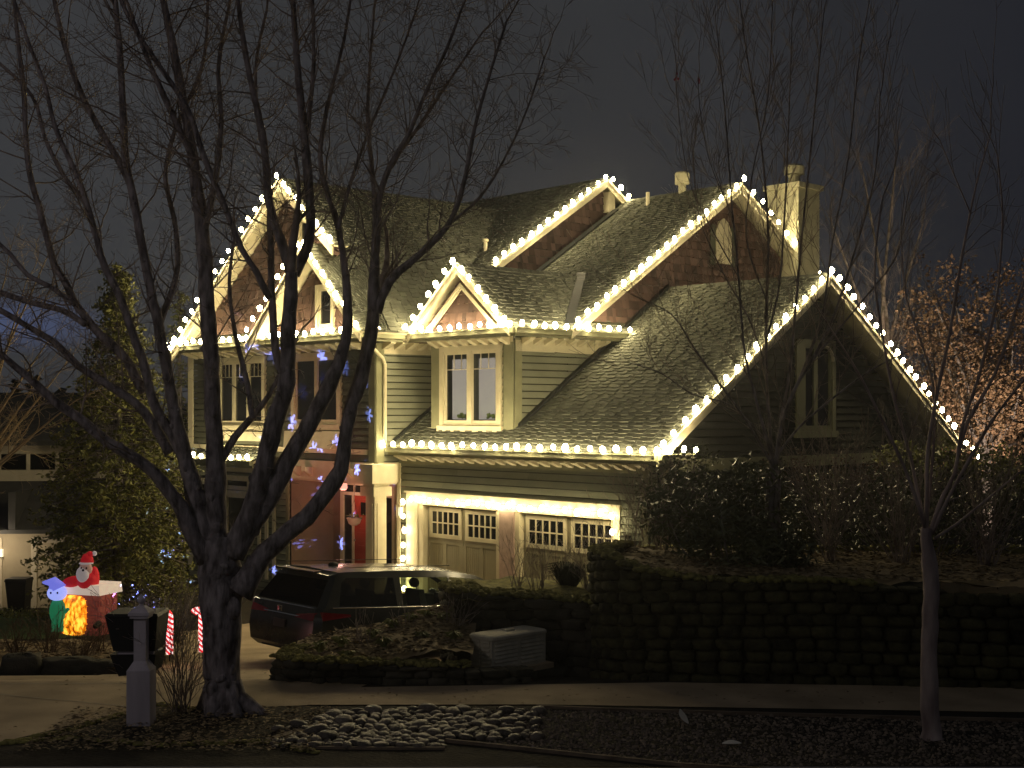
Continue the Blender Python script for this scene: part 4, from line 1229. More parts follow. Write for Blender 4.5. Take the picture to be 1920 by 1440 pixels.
mb = MB(); mb.box(-.3, .1, .128, .20, .74, .78); mb.build('arm', M['postw'], mbx)

# ================================================================== LAWN DECORATIONS
cm = bpy.data.materials.new('candy_stripes'); cm.use_nodes = True; t = cm.node_tree; b = t.nodes['Principled BSDF']
tcn = N(t, 'ShaderNodeTexCoord'); sp_ = N(t, 'ShaderNodeSeparateXYZ'); t.links.new(tcn.outputs['Object'], sp_.inputs[0])
m1 = N(t, 'ShaderNodeMath', operation='MULTIPLY'); m1.inputs[1].default_value = 11.5; t.links.new(sp_.outputs[2], m1.inputs[0])
m0 = N(t, 'ShaderNodeMath', operation='MULTIPLY'); m0.inputs[1].default_value = 9.0; t.links.new(sp_.outputs[0], m0.inputs[0])
ma = N(t, 'ShaderNodeMath', operation='ADD'); t.links.new(m1.outputs[0], ma.inputs[0]); t.links.new(m0.outputs[0], ma.inputs[1])
mf = N(t, 'ShaderNodeMath', operation='FRACT'); t.links.new(ma.outputs[0], mf.inputs[0])
mg = N(t, 'ShaderNodeMath', operation='GREATER_THAN'); mg.inputs[1].default_value = 0.5; t.links.new(mf.outputs[0], mg.inputs[0])
mxx = N(t, 'ShaderNodeMix', data_type='RGBA'); mxx.inputs[6].default_value = (0.62, 0.008, 0.014, 1); mxx.inputs[7].default_value = (0.9, 0.62, 0.6, 1)
t.links.new(mg.outputs[0], mxx.inputs[0]); t.links.new(mxx.outputs[2], b.inputs['Base Color']); t.links.new(mxx.outputs[2], b.inputs['Emission Color']); b.inputs['Emission Strength'].default_value = 2.0; cm.cycles.emission_sampling = 'NONE'
def cane(px, py, d, label):
    p = P(px, py, d)
    mb = MB(); pts = [(0, 0, 0)] + [(0, 0, 0.1*k) for k in range(1, 7)]
    for k in range(1, 7):
        a = math.pi*k/7; pts.append((-0.075 + 0.075*math.cos(a), 0, 0.62 + 0.075*math.sin(a)))
    mb.tube(pts, 0.060, n=12)
    c = mb.build('cane', cm, None, smooth=True)
    mb2 = MB(); mb2.tube([(0, 0, -0.12), (0, 0, 0.02)], 0.01, n=5)
    t = empty('candy_cane', p); tag(t, label, 'candy cane', 'glowing candy canes')
    c.parent = t; s = mb2.build('stake', M['black'], t)
cane(318, 1226, 22.3, 'glowing red and white candy cane nearer the mailbox')
cane(379, 1222, 22.4, 'glowing red and white candy cane touching the trunk edge')

inf = empty('inflatable_chimney', P(168, 1186, 26.6)); inf.rotation_euler = (0, 0, R(-20))
tag(inf, 'inflatable brick chimney with a glowing fireplace and pale mantle', 'inflatable')
bk = mat('inflatable_brick_print', (0.42, 0.10, 0.07), (0.26, 0.06, 0.05), rough=0.6, nscale=9, emit=(0.5, .12, .08), estr=0.12)
mb = MB()
for i in range(7):
    for j in range(5):
        x0 = -0.45 + 0.19*j - (0.09 if i % 2 else 0); x1 = min(x0 + 0.175, 0.45); x0 = max(x0, -0.45)
        if x1 - x0 > 0.03: mb.box(x0, x1, -0.31, -0.26, i*0.115, i*0.115 + 0.10)
    for j in range(3): mb.box(0.40, 0.46, -0.28 + j*0.19 + (0.05 if i % 2 else 0), -0.28 + j*0.19 + 0.165, i*0.115, i*0.115 + 0.10)
mb.box(-0.44, 0.43, -0.27, 0.28, 0, 0.8)
mb.build('brick_body', bk, inf)
mb = MB(); mb.hexa([(-.52, -.38, .80), (.52, -.38, .80), (.52, .36, .80), (-.52, .36, .80)], [(-.50, -.36, 1.0), (.50, -.36, 1.0), (.50, .34, 1.0), (-.50, .34, 1.0)])
mantle = mb.build('mantle', mat('pale_fabric', (0.75, 0.62, 0.5), rough=0.7, emit=(.8, .64, .5), estr=0.5), inf)
fm = bpy.data.materials.new('fire_print'); fm.use_nodes = True; t = fm.node_tree; b = t.nodes['Principled BSDF']
tcn = N(t, 'ShaderNodeTexCoord'); mpg = N(t, 'ShaderNodeMapping'); mpg.inputs['Scale'].default_value = (9, 9, 4); mpg.inputs['Rotation'].default_value = (0, R(35), 0); t.links.new(tcn.outputs['Object'], mpg.inputs[0])
nz = N(t, 'ShaderNodeTexNoise'); nz.inputs['Scale'].default_value = 1.6; nz.inputs['Detail'].default_value = 4; t.links.new(mpg.outputs[0], nz.inputs['Vector'])
cr = N(t, 'ShaderNodeValToRGB'); e = cr.color_ramp.elements; e[0].position = .38; e[0].color = (.35, .08, 0, 1); e[1].position = .62; e[1].color = (1, .62, .06, 1); e2 = e.new(.48); e2.color = (1, .26, .01, 1)
t.links.new(nz.outputs[0], cr.inputs[0]); t.links.new(cr.outputs[0], b.inputs['Emission Color']); t.links.new(cr.outputs[0], b.inputs['Base Color']); b.inputs['Emission Strength'].default_value = 1.5
mb = MB(); mb.sphere((-.16, -.31, .39), 1, n=3, m=2) if False else None
base = len(mb.v)
for i_ in range(13):
    ph = math.pi*i_/12
    for k in range(24):
        t_2 = 2*math.pi*k/24; f_ = lambda q: math.copysign(abs(q)**.5, q)
        mb.v.append((-.16 + .33*f_(math.sin(ph)*math.cos(t_2)), -.30 + .12*math.sin(ph)*math.sin(t_2), .38 + .40*f_(math.cos(ph))))
for i_ in range(12):
    for k in range(24): mb.f.append((i_*24+k, (i_+1)*24+k, (i_+1)*24+(k+1) % 24, i_*24+(k+1) % 24))
mb.build('fireplace', fm, inf, smooth=True)
fig = empty('inflatable_figure', P(160, 1098, 26.3)); tag(fig, 'red suited inflatable figure with a white beard leaning out of the chimney top', 'inflatable')
red = mat('red_fabric', (0.6, 0.02, 0.03), (0.45, 0.015, 0.02), rough=0.7, emit=(.7, .02, .03), estr=0.25)
wht = mat('white_fabric', (0.75, 0.7, 0.68), rough=0.8, emit=(.7, .6, .6), estr=0.22)
mb = MB(); mb.sphere((0.04, 0.0, 0.12), 0.22, 0.2, 0.2, n=14, m=9); mb.sphere((-0.24, 0.0, 0.08), 0.22, 0.12, 0.11, n=12, m=8, rot=Matrix.Rotation(R(-10), 3, 'Y')); mb.sphere((0.17, 0.02, 0.14), 0.10, 0.12, 0.24, n=12, m=8); mb.build('coat', red, fig, smooth=True)
mb = MB(); mb.sphere((0.04, -0.10, 0.34), 0.13, 0.12, 0.14, n=14, m=9); hd = mb.build('head', mat('face_fabric', (.62, .40, .33), rough=.8, emit=(.6, .35, .3), estr=.15), fig, smooth=True)
mb = MB(); mb.sphere((0.0, -0.17, 0.24), 0.13, 0.08, 0.16, n=14, m=9); mb.sphere((0.05, -0.1, 0.455), 0.145, 0.135, 0.035, n=14, m=6); mb.sphere((0.20, -0.06, 0.64), 0.05, n=8, m=6); mb.build('beard', wht, fig, smooth=True)
mb = MB(); mb.lathe([(0.13, 0.46), (0.12, 0.54), (0.07, 0.63)], (0.06, -0.08, 0), n=12); mb.tube([(0.06, -0.08, 0.55), (0.13, -0.07, 0.64), (0.19, -0.06, 0.64)], [0.10, 0.06, 0.03], n=10); mb.build('hat', red, fig, smooth=True)
mb = MB()
for s in (-1, 1): mb.sphere((0.04 + s*0.05, -0.215, 0.37), 0.018, 0.01, 0.022, n=8, m=5)
mb.sphere((0.03, -0.23, 0.33), 0.025, n=8, m=5); mb.build('eye', M['black'], hd, smooth=True)
elf = empty('inflatable_elf', P(108, 1184, 26.2)); tag(elf, 'small green inflatable elf with a blue lit cap beside the chimney', 'inflatable'); elf.scale = (1.3, 1.3, 1.12)
grn = mat('green_fabric', (.03, .22, .10), rough=.7, emit=(.03, .3, .13), estr=.35)
mb = MB(); mb.sphere((0, 0, .36), .12, .12, .24, n=14, m=9); mb.tube([(-.05, 0, .2), (-.05, 0, 0)], .04, n=8); mb.tube([(.05, 0, .2), (.05, 0, 0)], .04, n=8); mb.tube([(.08, -.06, .45), (.16, -.1, .36), (.2, -.12, .42)], [.04, .035, .03], n=8); mb.build('body', grn, elf, smooth=True)
mb = MB(); mb.sphere((0, -.02, .68), .15, .14, .14, n=14, m=9); h_ = mb.build('head', mat('blue_lit_fabric', (.5, .55, .8), rough=.7, emit=(.35, .42, 1), estr=.9), elf, smooth=True)
mb = MB(); mb.tube([(0, 0, .74), (-.08, 0, .88), (-.22, -.02, .86)], [.15, .09, .02], n=10); mb.build('cap', mat('violet_lit_fabric', (.3, .3, .8), rough=.7, emit=(.2, .22, .9), estr=.7), h_, smooth=True)
mb = MB()
for s in (-1, 1): mb.sphere((s*.05, -.155, .70), .016, .01, .02, n=6, m=4)
mb.build('eye', M['black'], h_)

# lamps standing in the garden: a snowflake projector and an added rosy flood light that pinks the porch
def spot(name, loc, target, energy, color, size, label, cat, gobo=False, blend=0.3):
    th = empty(name, loc); tag(th, label, cat)
    d = (Vector(target) - Vector(loc)).normalized()
    q = d.to_track_quat('-Z', 'Y')
    mb = MB()
    rot = q.to_matrix()
    pr = [(0.055, -0.0), (0.06, 0.02), (0.05, 0.14), (0.03, 0.16)]
    base = len(mb.v)
    for r, z in pr:
        for k in range(12):
            a = 2*math.pi*k/12; mb.v.append(tuple(Vector((0, 0, .22)) + rot @ Vector((r*math.cos(a), r*math.sin(a), z))))
    for i in range(3):
        for k in range(12):
            a0 = i*12+k; a1 = i*12+(k+1) % 12; mb.f.append((a0, a1, a1+12, a0+12))
    mb.f.append(tuple(range(36, 48)))
    mb.tube([(0, 0, -0.1), (0, 0, .2)], .012, n=6)
    mb.build('lamp_housing', M['black'], th)
    mb = MB()
    for k in range(1): mb.v += [tuple(Vector((0, 0, .22)) + rot @ Vector((.05*math.cos(a*math.pi/6), .05*math.sin(a*math.pi/6), .012))) for a in range(12)]; mb.f.append(tuple(range(12)))
    mb.build('lens', mat(name + '_lens', color, emit=color, estr=6), th)
    ld_ = bpy.data.lights.new(name + '_light', 'SPOT'); ld_.energy = energy; ld_.color = color; ld_.spot_size = R(size); ld_.spot_blend = blend; ld_.shadow_soft_size = 0.0005
    lo = bpy.data.objects.new(name + '_light', ld_); COL.objects.link(lo); lo.parent = th
    lo.location = Vector((0, 0, .22)) + d*0.03; lo.rotation_euler = q.to_euler()
    if gobo:
        ld_.use_nodes = True; t = ld_.node_tree; em = [n for n in t.nodes if n.type == 'EMISSION'][0]
        tcn = N(t, 'ShaderNodeTexCoord'); s_ = N(t, 'ShaderNodeSeparateXYZ'); t.links.new(tcn.outputs['Normal'], s_.inputs[0])
        dx = N(t, 'ShaderNodeMath', operation='DIVIDE'); dy = N(t, 'ShaderNodeMath', operation='DIVIDE')
        t.links.new(s_.outputs[0], dx.inputs[0]); t.links.new(s_.outputs[2], dx.inputs[1]); t.links.new(s_.outputs[1], dy.inputs[0]); t.links.new(s_.outputs[2], dy.inputs[1])
        cb = N(t, 'ShaderNodeCombineXYZ'); t.links.new(dx.outputs[0], cb.inputs[0]); t.links.new(dy.outputs[0], cb.inputs[1])
        vo = N(t, 'ShaderNodeTexVoronoi'); vo.inputs['Scale'].default_value = 8.5; vo.voronoi_dimensions = '2D'; vo.inputs['Randomness'].default_value = .75; t.links.new(cb.outputs[0], vo.inputs['Vector'])
        sb = N(t, 'ShaderNodeVectorMath', operation='SUBTRACT'); t.links.new(cb.outputs[0], sb.inputs[0]); t.links.new(vo.outputs['Position'], sb.inputs[1])
        s2 = N(t, 'ShaderNodeSeparateXYZ'); t.links.new(sb.outputs[0], s2.inputs[0])
        at_ = N(t, 'ShaderNodeMath', operation='ARCTAN2'); t.links.new(s2.outputs[1], at_.inputs[0]); t.links.new(s2.outputs[0], at_.inputs[1])
        mu = N(t, 'ShaderNodeMath', operation='MULTIPLY'); mu.inputs[1].default_value = 6; t.links.new(at_.outputs[0], mu.inputs[0])
        co = N(t, 'ShaderNodeMath', operation='COSINE'); t.links.new(mu.outputs[0], co.inputs[0])
        ra = N(t, 'ShaderNodeMath', operation='MULTIPLY_ADD'); ra.inputs[1].default_value = .007; ra.inputs[2].default_value = .015; t.links.new(co.outputs[0], ra.inputs[0])
        le = N(t, 'ShaderNodeVectorMath', operation='LENGTH'); t.links.new(sb.outputs[0], le.inputs[0])
        lt = N(t, 'ShaderNodeMath', operation='LESS_THAN'); t.links.new(le.outputs['Value'], lt.inputs[0]); t.links.new(ra.outputs[0], lt.inputs[1])
        t.links.new(lt.outputs[0], em.inputs['Strength'])
        em.inputs['Color'].default_value = (1, 1, 1, 1)
    return th
spot('snowflake_projector', P(186, 1190, 25.6), HW(-11.2, -0.3, 2.9), 16000, (0.16, 0.22, 1.0), 44, 'small snowflake projector lamp staked beside the inflatable chimney', 'projector lamp', gobo=True, blend=0.05)
spot('added_floodlight', Vector((P(425, 1200, 27.5).x, 27.5, -.3)), HW(-10.2, -0.3, 2.6), 420, (1.0, 0.30, 0.22), 44, 'small rosy flood light added out of sight to redden the porch front', 'flood light', blend=0.8)

# ================================================================== NEIGHBOUR HOUSE (far left, lower down the hill)
nb = empty('neighbour_house', (-15.3, 38.8, -1.4), R(4))
tag(nb, 'neighbouring house with pale garage doors, dark roof and a row of small high windows', 'house')
nbw = mat('beige_siding', (0.30, 0.26, 0.18), (0.26, 0.22, 0.155), rough=0.8, nscale=3, bump=.1)
nbt = mat('pale_beige_trim', (0.50, 0.45, 0.34), (0.44, 0.39, 0.30), rough=0.7)
drk = mat('dark_roofing', (0.045, 0.045, 0.045), (0.03, 0.03, 0.03), rough=.9, nscale=3, bump=.3)
mb = MB(); mb.box(-9, 3.6, 0, 8, 0, 2.25); mb.box(-9, 3.6, 1.6, 8, 3.4, 4.7); mb.build('wall', nbw, nb)
mb = MB(); mb.hexa([(-9.3, -0.5, 2.2), (3.9, -0.5, 2.2), (3.9, 1.7, 3.6), (-9.3, 1.7, 3.6)], [(-9.3, -0.5, 2.32), (3.9, -0.5, 2.32), (3.9, 1.7, 3.72), (-9.3, 1.7, 3.72)]); mb.build('lower_roof', drk, nb)
mb = MB(); mb.box(0.78, 0.98, -.52, 1.5, 2.33, 3.4); mb.build('roof_post', drk, nb)
mb = MB(); mb.box(-9, 3.6, 1.5, 1.6, 3.62, 3.95); mb.box(-9, 3.6, 1.48, 1.6, 4.45, 4.7); mb.build('trim_band', nbt, nb)
mb = MB(); mb.hexa([(-9.4, 1.1, 4.7), (4.0, 1.1, 4.7), (4.0, 5, 6.2), (-9.4, 5, 6.2)], [(-9.4, 1.1, 4.85), (4.0, 1.1, 4.85), (4.0, 5, 6.35), (-9.4, 5, 6.35)]); mb.build('roof', drk, nb)
for k in range(9):
    mb = MB(); mb.box(-5.2 + k*.86, -4.48 + k*.86, 1.52, 1.58, 3.97, 4.43); wn = mb.build('window', M['pane'], nb)
    mb = MB(); mb.box(-5.30 + k*.86, -5.2 + k*.86, 1.47, 1.6, 3.95, 4.45); mb.build('window_frame', nbt, wn)
for x0, x1 in ((-3.0, 0.3), (1.45, 3.4)):
    mb = MB(); mb.box(x0, x1, -0.03, 0.0, 0, 1.9)
    for k in range(4): mb.box(x0+.1, x1-.1, -.045, -.03, .08 + .46*k, .46 + .46*k)
    gd = mb.build('garage_door', mat('beige_garage_door', (0.42, 0.36, 0.25), (0.38, 0.33, 0.23), rough=.7), nb)
    mb = MB(); mb.box(x0-.16, x0, -.06, 0, 0, 2.05); mb.box(x1, x1+.16, -.06, 0, 0, 2.05); mb.box(x0, x1, -.06, 0, 1.9, 2.05); mb.build('door_trim', nbt, gd)
mb = MB(); mb.box(.40, .50, -.14, -.0, 1.5, 1.72)
pl = mb.build('wall_lamp', mat('lit_lamp_glass', (1, .9, .7), emit=(1, .82, .55), estr=.7), nb)
nl = bpy.data.lights.new('wall_lamp_light', 'POINT'); nl.energy = 55; nl.color = (1, .8, .55); nl.shadow_soft_size = .08
no = bpy.data.objects.new('wall_lamp_light', nl); COL.objects.link(no); no.parent = nb; no.location = (.45, -.9, 1.9)
# bin by the door
bn = empty('wheelie_bin', (-13.9, 37.6, -1.4)); tag(bn, 'black wheeled rubbish bin standing in front of the neighbouring garage', 'bin')
mb = MB(); mb.hexa(sq(.22, .05), sq(.29, .95)); mb.build('bin_body', M['black'], bn)
mb = MB(); mb.hexa(sq(.31, .95), sq(.29, 1.03)); mb.build('bin_lid', M['black'], bn)

# ================================================================== ADDED STREET LAMP for trunk and post (unseen, out of frame)
def street_lamp(loc, h, energy, color, label, aim=None, rz=0):
    t = empty('street_lamp', loc, rz); tag(t, label, 'added street lamp')
    mb = MB(); mb.tube([(0, 0, 0), (0, 0, h*.6), (0, 0, h)], [.09, .07, .05], n=10); mb.tube([(0, 0, h), (0.3, 0, h+.15), (.9, 0, h+.2)], .03, n=8); mb.build('pole', M['flash'], t)
    mb = MB(); mb.hexa([(.8, -.12, h+.14), (1.4, -.12, h+.14), (1.4, .12, h+.14), (.8, .12, h+.14)], [(.82, -.08, h+.24), (1.36, -.08, h+.24), (1.36, .08, h+.24), (.82, .08, h+.24)]); mb.build('lamp_head', M['flash'], t)
    mb = MB(); mb.box(.85, 1.35, -.09, .09, h+.125, h+.138); mb.build('lamp_lens', mat('lamp_lens', color, emit=color, estr=5), t)
    l = bpy.data.lights.new('street_lamp_light', 'POINT'); l.energy = energy; l.color = color; l.shadow_soft_size = .15
    o = bpy.data.objects.new('street_lamp_light', l); COL.objects.link(o); o.parent = t; o.location = (1.1, 0, h-.02)
street_lamp((-9.6, 8.5, .72), 6.0, 150, (1.0, 0.88, 0.88), 'added unseen street lamp at the far left, lighting the trunk and mailbox post')

# ================================================================== TREES
def rnd_perp(d):
    v = Vector((random.gauss(0, 1), random.gauss(0, 1), random.gauss(0, 1)))
    v -= d * v.dot(d)
    return v.normalized() if v.length > 1e-4 else Vector((1, 0, 0))
def grow(mb, p, d, L, r, lv, up=0.25, wob=0.34, kids=(5, 4, 3), ang=(25, 60), sides=5, kink=0.0, minr=0.0024):
    n = max(3, int(L / 0.16)) if lv > 0 else max(3, int(L/0.12))
    n = min(n, 9)
    pts = [p.copy()]; rad = [r]
    dd = d.normalized(); seg = L / n
    dirs = [dd]
    for i in range(n):
        dd = (dd + rnd_perp(dd) * random.uniform(0, wob) + Vector((0, 0, up*0.25))).normalized()
        p = p + dd * seg; pts.append(p.copy()); dirs.append(dd.copy())
        rad.append(max(minr, r * (1 - 0.85 * (i+1)/n)))
    mb.tube(pts, rad, n=max(3, sides), cap=False)
    if lv <= 0: return
    k = kids[min(len(kids)-1, len(kids)-lv)] if lv <= len(kids) else kids[0]
    for j in range(k):
        f = random.uniform(0.1, 0.97); i = min(n-1, int(f*n))
        q = pts[i].lerp(pts[i+1], f*n - i)
        a = R(random.uniform(*ang)); base = dirs[i]
        nd = (base * math.cos(a) + rnd_perp(base) * math.sin(a))
        grow(mb, q, nd, L * random.uniform(0.35, 0.65) * (1.1 - 0.5*f), max(minr, rad[i]*0.55), lv-1, up, wob, kids, ang, max(3, sides-1), kink, minr)

def limb_path(path, d0, dz=0.0, scale=None):
    """path of (px, py, width px[, depth offset]) -> world points and radii, smoothed"""
    pts = []; rad = []
    n = len(path)
    for i, q in enumerate(path):
        dd = d0 + (q[3] if len(q) > 3 else dz * i/(n-1))
        pts.append(P(q[0], q[1], dd)); rad.append(q[2] / FPX * dd / 2)
    # Catmull-Rom refinement
    out = []; ro = []
    for i in range(n-1):
        p0 = pts[max(i-1, 0)]; p1 = pts[i]; p2 = pts[i+1]; p3 = pts[min(i+2, n-1)]
        m = max(2, int((p2-p1).length / 0.13))
        for k in range(m):
            t = k/m
            v = 0.5*((2*p1) + (p2-p0)*t + (2*p0-5*p1+4*p2-p3)*t*t + (3*p1-p0-3*p2+p3)*t*t*t)
            rr = rad[i] + (rad[i+1]-rad[i])*t
            out.append(v + Vector((random.uniform(-1, 1), random.uniform(-1, 1), 0))*rr*0.10); ro.append(rr*random.uniform(.95, 1.06))
    out.append(pts[-1]); ro.append(rad[-1])
    return out, ro

def add_limb(mb, tw, path, d0, dz, density=3.0, lv=2, Lr=(0.7, 1.7), sides=10, start=0.25, kids=(5, 4, 3), up=.25, ang=(25, 65), rk=0.35, rmax=0.02, moss=None, wk=1.0):
    pts, rad = limb_path([(q[0], q[1], q[2]*wk) + tuple(q[3:]) for q in path], d0, dz)
    mb.tube(pts, rad, n=sides, cap=True, jit=0.05)
    L = 0
    n = len(pts)
    for i in range(1, n):
        seg = (pts[i]-pts[i-1]).length; L += seg
        if i < n*start: continue
        cnt = density*seg; c = int(cnt) + (1 if random.random() < cnt-int(cnt) else 0)
        d = (pts[i]-pts[i-1]).normalized()
        for _ in range(c):
            a = R(random.uniform(*ang)); nd = d*math.cos(a) + rnd_perp(d)*math.sin(a)
            grow(tw, pts[i], nd, random.uniform(*Lr), min(rmax, max(0.004, rad[i]*rk)), lv, up=up, kids=kids, ang=ang, sides=5)
    if moss:
        for i in range(2, n-1):
            if rad[i] > .018 and random.random() < .55:
                q = pts[i] + rnd_perp((pts[i]-pts[i-1]).normalized())*rad[i]*.8
                mb.sphere(q, rad[i]*random.uniform(.25, .5), None, rad[i]*random.uniform(.3, .7), n=7, m=5, noise=.25)
        for i in range(1, n):
            seg = (pts[i]-pts[i-1]).length; d = (pts[i]-pts[i-1]).normalized()
            c = int(moss*seg + random.random())
            for _ in range(c):
                a = R(random.uniform(45, 95)); nd = d*math.cos(a) + rnd_perp(d)*math.sin(a)
                grow(tw, pts[i], nd, random.uniform(.06, .30), random.uniform(.004, .009), 1, up=.3, wob=.6, kids=(2,), ang=(30, 80), sides=4, minr=.003)
    # tip
    d = (pts[-1]-pts[-3]).normalized()
    grow(tw, pts[-1], d, random.uniform(.8, 1.5), rad[-1], lv, up=up, kids=kids, ang=(20, 45), sides=5)

# ---- the big bare street tree
bt = empty('bare_tree', (P(415, 1340, 15.3).x, 15.3, 0.85))
tag(bt, 'large bare multi limbed tree with grey bark in front of the left wing', 'tree')
tr = MB(); tw = MB()
D = 15.3
pts, rad = limb_path([(424, 1365, 120), (422, 1340, 90), (420, 1318, 76), (418, 1280, 68), (417, 1230, 66), (415, 1170, 70), (412, 1120, 78), (410, 1080, 80), (410, 1050, 76), (410, 1010, 66)], D, 0)
tr.tube(pts, rad, n=22, jit=0.035)
# root flare
for a in (-0.25, 2.9, 4.2, 5.4, 1.4):
    c = P(420, 1340, D); c.z = .88; e_ = Vector((math.cos(a), math.sin(a), 0)); l_ = random.uniform(.30, .38)*(1.7 if abs(a+.25) < .01 else 1)
    tr.tube([c + EZ*.30 + e_*.08, c + e_*.16 + EZ*.10, c + e_*l_*.8 + EZ*-.02, c + e_*l_*1.1 - EZ*.12], [.13, .13, .075, .03], n=10, jit=.08)
# bumps, burls and the healed branch scar
cc = P(434, 1142, D - .26)
tr.sphere(cc + Vector((0, .085, 0)), .10, .06, .13, n=14, m=10, noise=.13)
for _ in range(46):
    y_ = random.uniform(1040, 1330); a = random.uniform(math.pi, 2*math.pi); x_ = 414 + 30*math.cos(a)
    c = P(x_, y_, D) + Vector((0, .20*math.sin(a), 0)); r_ = random.uniform(.02, .06)
    tr.sphere(c, r_*1.2, r_*.8, r_*random.uniform(.8, 2.2), n=8, m=6, noise=.2)
trunk = tr.build('trunk', M['bark'], None, smooth=True)
limbs = MB()
BIG = [
 # right low limb
 ([(450, 1110, 66), (478, 1060, 50), (520, 1015, 42), (575, 970, 40), (612, 925, 38), (638, 880, 36), (646, 830, 30), (655, 775, 30), (676, 715, 32), (693, 640, 30), (700, 580, 27)], 0.4, 0, .6),
 ([(700, 580, 27), (703, 500, 19), (706, 430, 16), (714, 360, 13), (735, 305, 11), (765, 255, 9), (800, 170, 7), (838, 90, 6), (868, 10, 5)], -0.4, 2.6, .05),
 ([(704, 430, 12), (700, 340, 9), (690, 240, 8), (692, 150, 6), (700, 40, 5)], 0.5, 2.6, .05),
 ([(706, 585, 20), (730, 528, 18), (765, 495, 15), (805, 460, 13), (842, 420, 11), (868, 350, 9), (890, 240, 7), (915, 150, 6), (950, 40, 4)], -0.6, 2.8, .05),
 ([(842, 420, 7), (900, 370, 6), (950, 290, 5), (990, 200, 4), (1020, 110, 3)], 0.3, 2.8, .0),
 ([(735, 305, 8), (790, 230, 7), (850, 140, 5), (905, 60, 4)], 0.6, 2.4, .0),
 # limb A
 ([(434, 1040, 60), (470, 985, 52), (507, 925, 46), (548, 850, 40), (592, 775, 36), (625, 705, 32), (648, 640, 25), (652, 575, 20), (648, 520, 17), (634, 425, 14), (610, 350, 13), (600, 290, 11), (614, 200, 9), (645, 75, 7), (660, -20, 5)], 0.3, 2.0, .5),
 ([(634, 430, 9), (655, 350, 7), (690, 250, 6), (740, 130, 5), (780, 20, 4)], 0.6, 2.6, .0),
 # limb C / D, centre
 ([(438, 1030, 54), (470, 960, 46), (494, 875, 42), (520, 775, 40), (538, 715, 38), (540, 640, 32), (545, 560, 30), (546, 510, 26)], -0.2, 0, .6),
 ([(546, 515, 22), (526, 450, 18), (508, 395, 16), (500, 325, 15), (492, 250, 14), (475, 175, 12), (460, 100, 11), (450, 30, 9), (440, -40, 8)], 0.3, 2.4, .1),
 ([(550, 515, 24), (574, 470, 20), (582, 420, 19), (578, 340, 18), (570, 240, 16), (560, 150, 14), (553, 60, 11), (548, -40, 9)], -0.3, 2.4, .1),
 ([(573, 260, 10), (586, 160, 9), (588, 80, 8), (585, -30, 7)], 0.3, 2.4, .0),
 ([(538, 722, 20), (518, 660, 16), (510, 560, 14), (507, 450, 13), (502, 330, 9), (484, 230, 8), (480, 120, 6), (500, 20, 5)], 0.5, 2.0, .3),
 ([(505, 560, 14), (480, 510, 12), (452, 465, 12), (418, 378, 12), (385, 300, 12), (352, 205, 11), (300, 125, 10), (250, 50, 9), (215, -30, 7)], -0.5, 2.4, .1),
 # thick vertical L4
 ([(402, 1040, 60), (404, 960, 50), (404, 880, 44), (400, 800, 38), (397, 700, 36), (390, 580, 34), (384, 480, 34), (374, 390, 30), (366, 330, 26), (350, 225, 22), (332, 125, 20), (312, 30, 16), (300, -30, 13)], 0.1, 2.2, .3),
 ([(384, 430, 14), (405, 330, 12), (415, 230, 10), (410, 120, 8), (430, 10, 6)], 0.5, 2.6, .0),
 ([(366, 300, 14), (330, 230, 12), (285, 130, 10), (250, 40, 8)], -0.5, 2.4, .0),
 ([(410, 870, 22), (440, 820, 16), (475, 780, 15), (505, 740, 12), (530, 690, 10)], 0.6, 1.2, .3),
 ([(474, 785, 13), (464, 720, 11), (450, 665, 10), (438, 610, 9), (430, 530, 7), (440, 440, 5)], 0.8, 1.8, .1),
 # left bundle
 ([(398, 1040, 56), (382, 985, 48), (364, 920, 42), (345, 850, 34), (327, 770, 27), (312, 690, 25), (297, 606, 23), (282, 543, 22), (267, 460, 19), (248, 360, 18), (236, 300, 17), (230, 200, 15), (225, 100, 14), (214, -20, 11)], -0.2, 2.2, .3),
 ([(246, 350, 14), (222, 300, 13), (186, 240, 12), (150, 170, 11), (120, 80, 10), (98, -20, 8)], 0.4, 2.4, .0),
 ([(352, 880, 28), (325, 820, 24), (290, 762, 22), (272, 690, 20), (242, 606, 19), (219, 543, 18), (198, 505, 17), (182, 450, 15), (164, 385, 13), (140, 320, 12), (104, 240, 11), (84, 160, 9), (50, 70, 8), (20, -20, 6)], -0.5, 2.4, .1),
 ([(392, 1050, 50), (360, 1000, 40), (338, 950, 32), (305, 905, 28), (272, 872, 26), (200, 827, 24), (150, 785, 22), (100, 750, 20), (62, 715, 18), (32, 690, 16), (-20, 645, 12)], -1.0, 1.8, .4),
 ([(318, 850, 24), (285, 792, 22), (250, 752, 20), (208, 725, 18), (146, 685, 17), (104, 643, 15), (52, 612, 13), (0, 581, 12), (-40, 560, 9)], -0.3, 2.0, .2),
 ([(270, 735, 20), (232, 668, 18), (187, 627, 17), (167, 603, 15), (142, 570, 15), (125, 533, 14), (104, 502, 13), (92, 460, 13), (72, 385, 12), (52, 300, 11), (45, 180, 10), (32, 60, 8), (25, -20, 6)], 0.5, 2.0, .1),
 ([(160, 608, 13), (117, 582, 12), (62, 568, 12), (0, 548, 11), (-40, 530, 8)], 0.8, 2.2, .0),
 ([(142, 572, 11), (117, 554, 10), (94, 537, 10), (52, 516, 10), (20, 477, 9), (-20, 440, 7)], -0.3, 2.2, .0),
 ([(164, 385, 9), (120, 330, 9), (85, 260, 8), (60, 180, 7), (-10, 110, 6)], 0.8, 2.4, .0),
 ([(297, 606, 13), (330, 520, 11), (330, 430, 10), (310, 330, 9), (330, 240, 8), (380, 120, 7), (390, 0, 5)], 0.9, 2.2, .0),
]
cum = {}
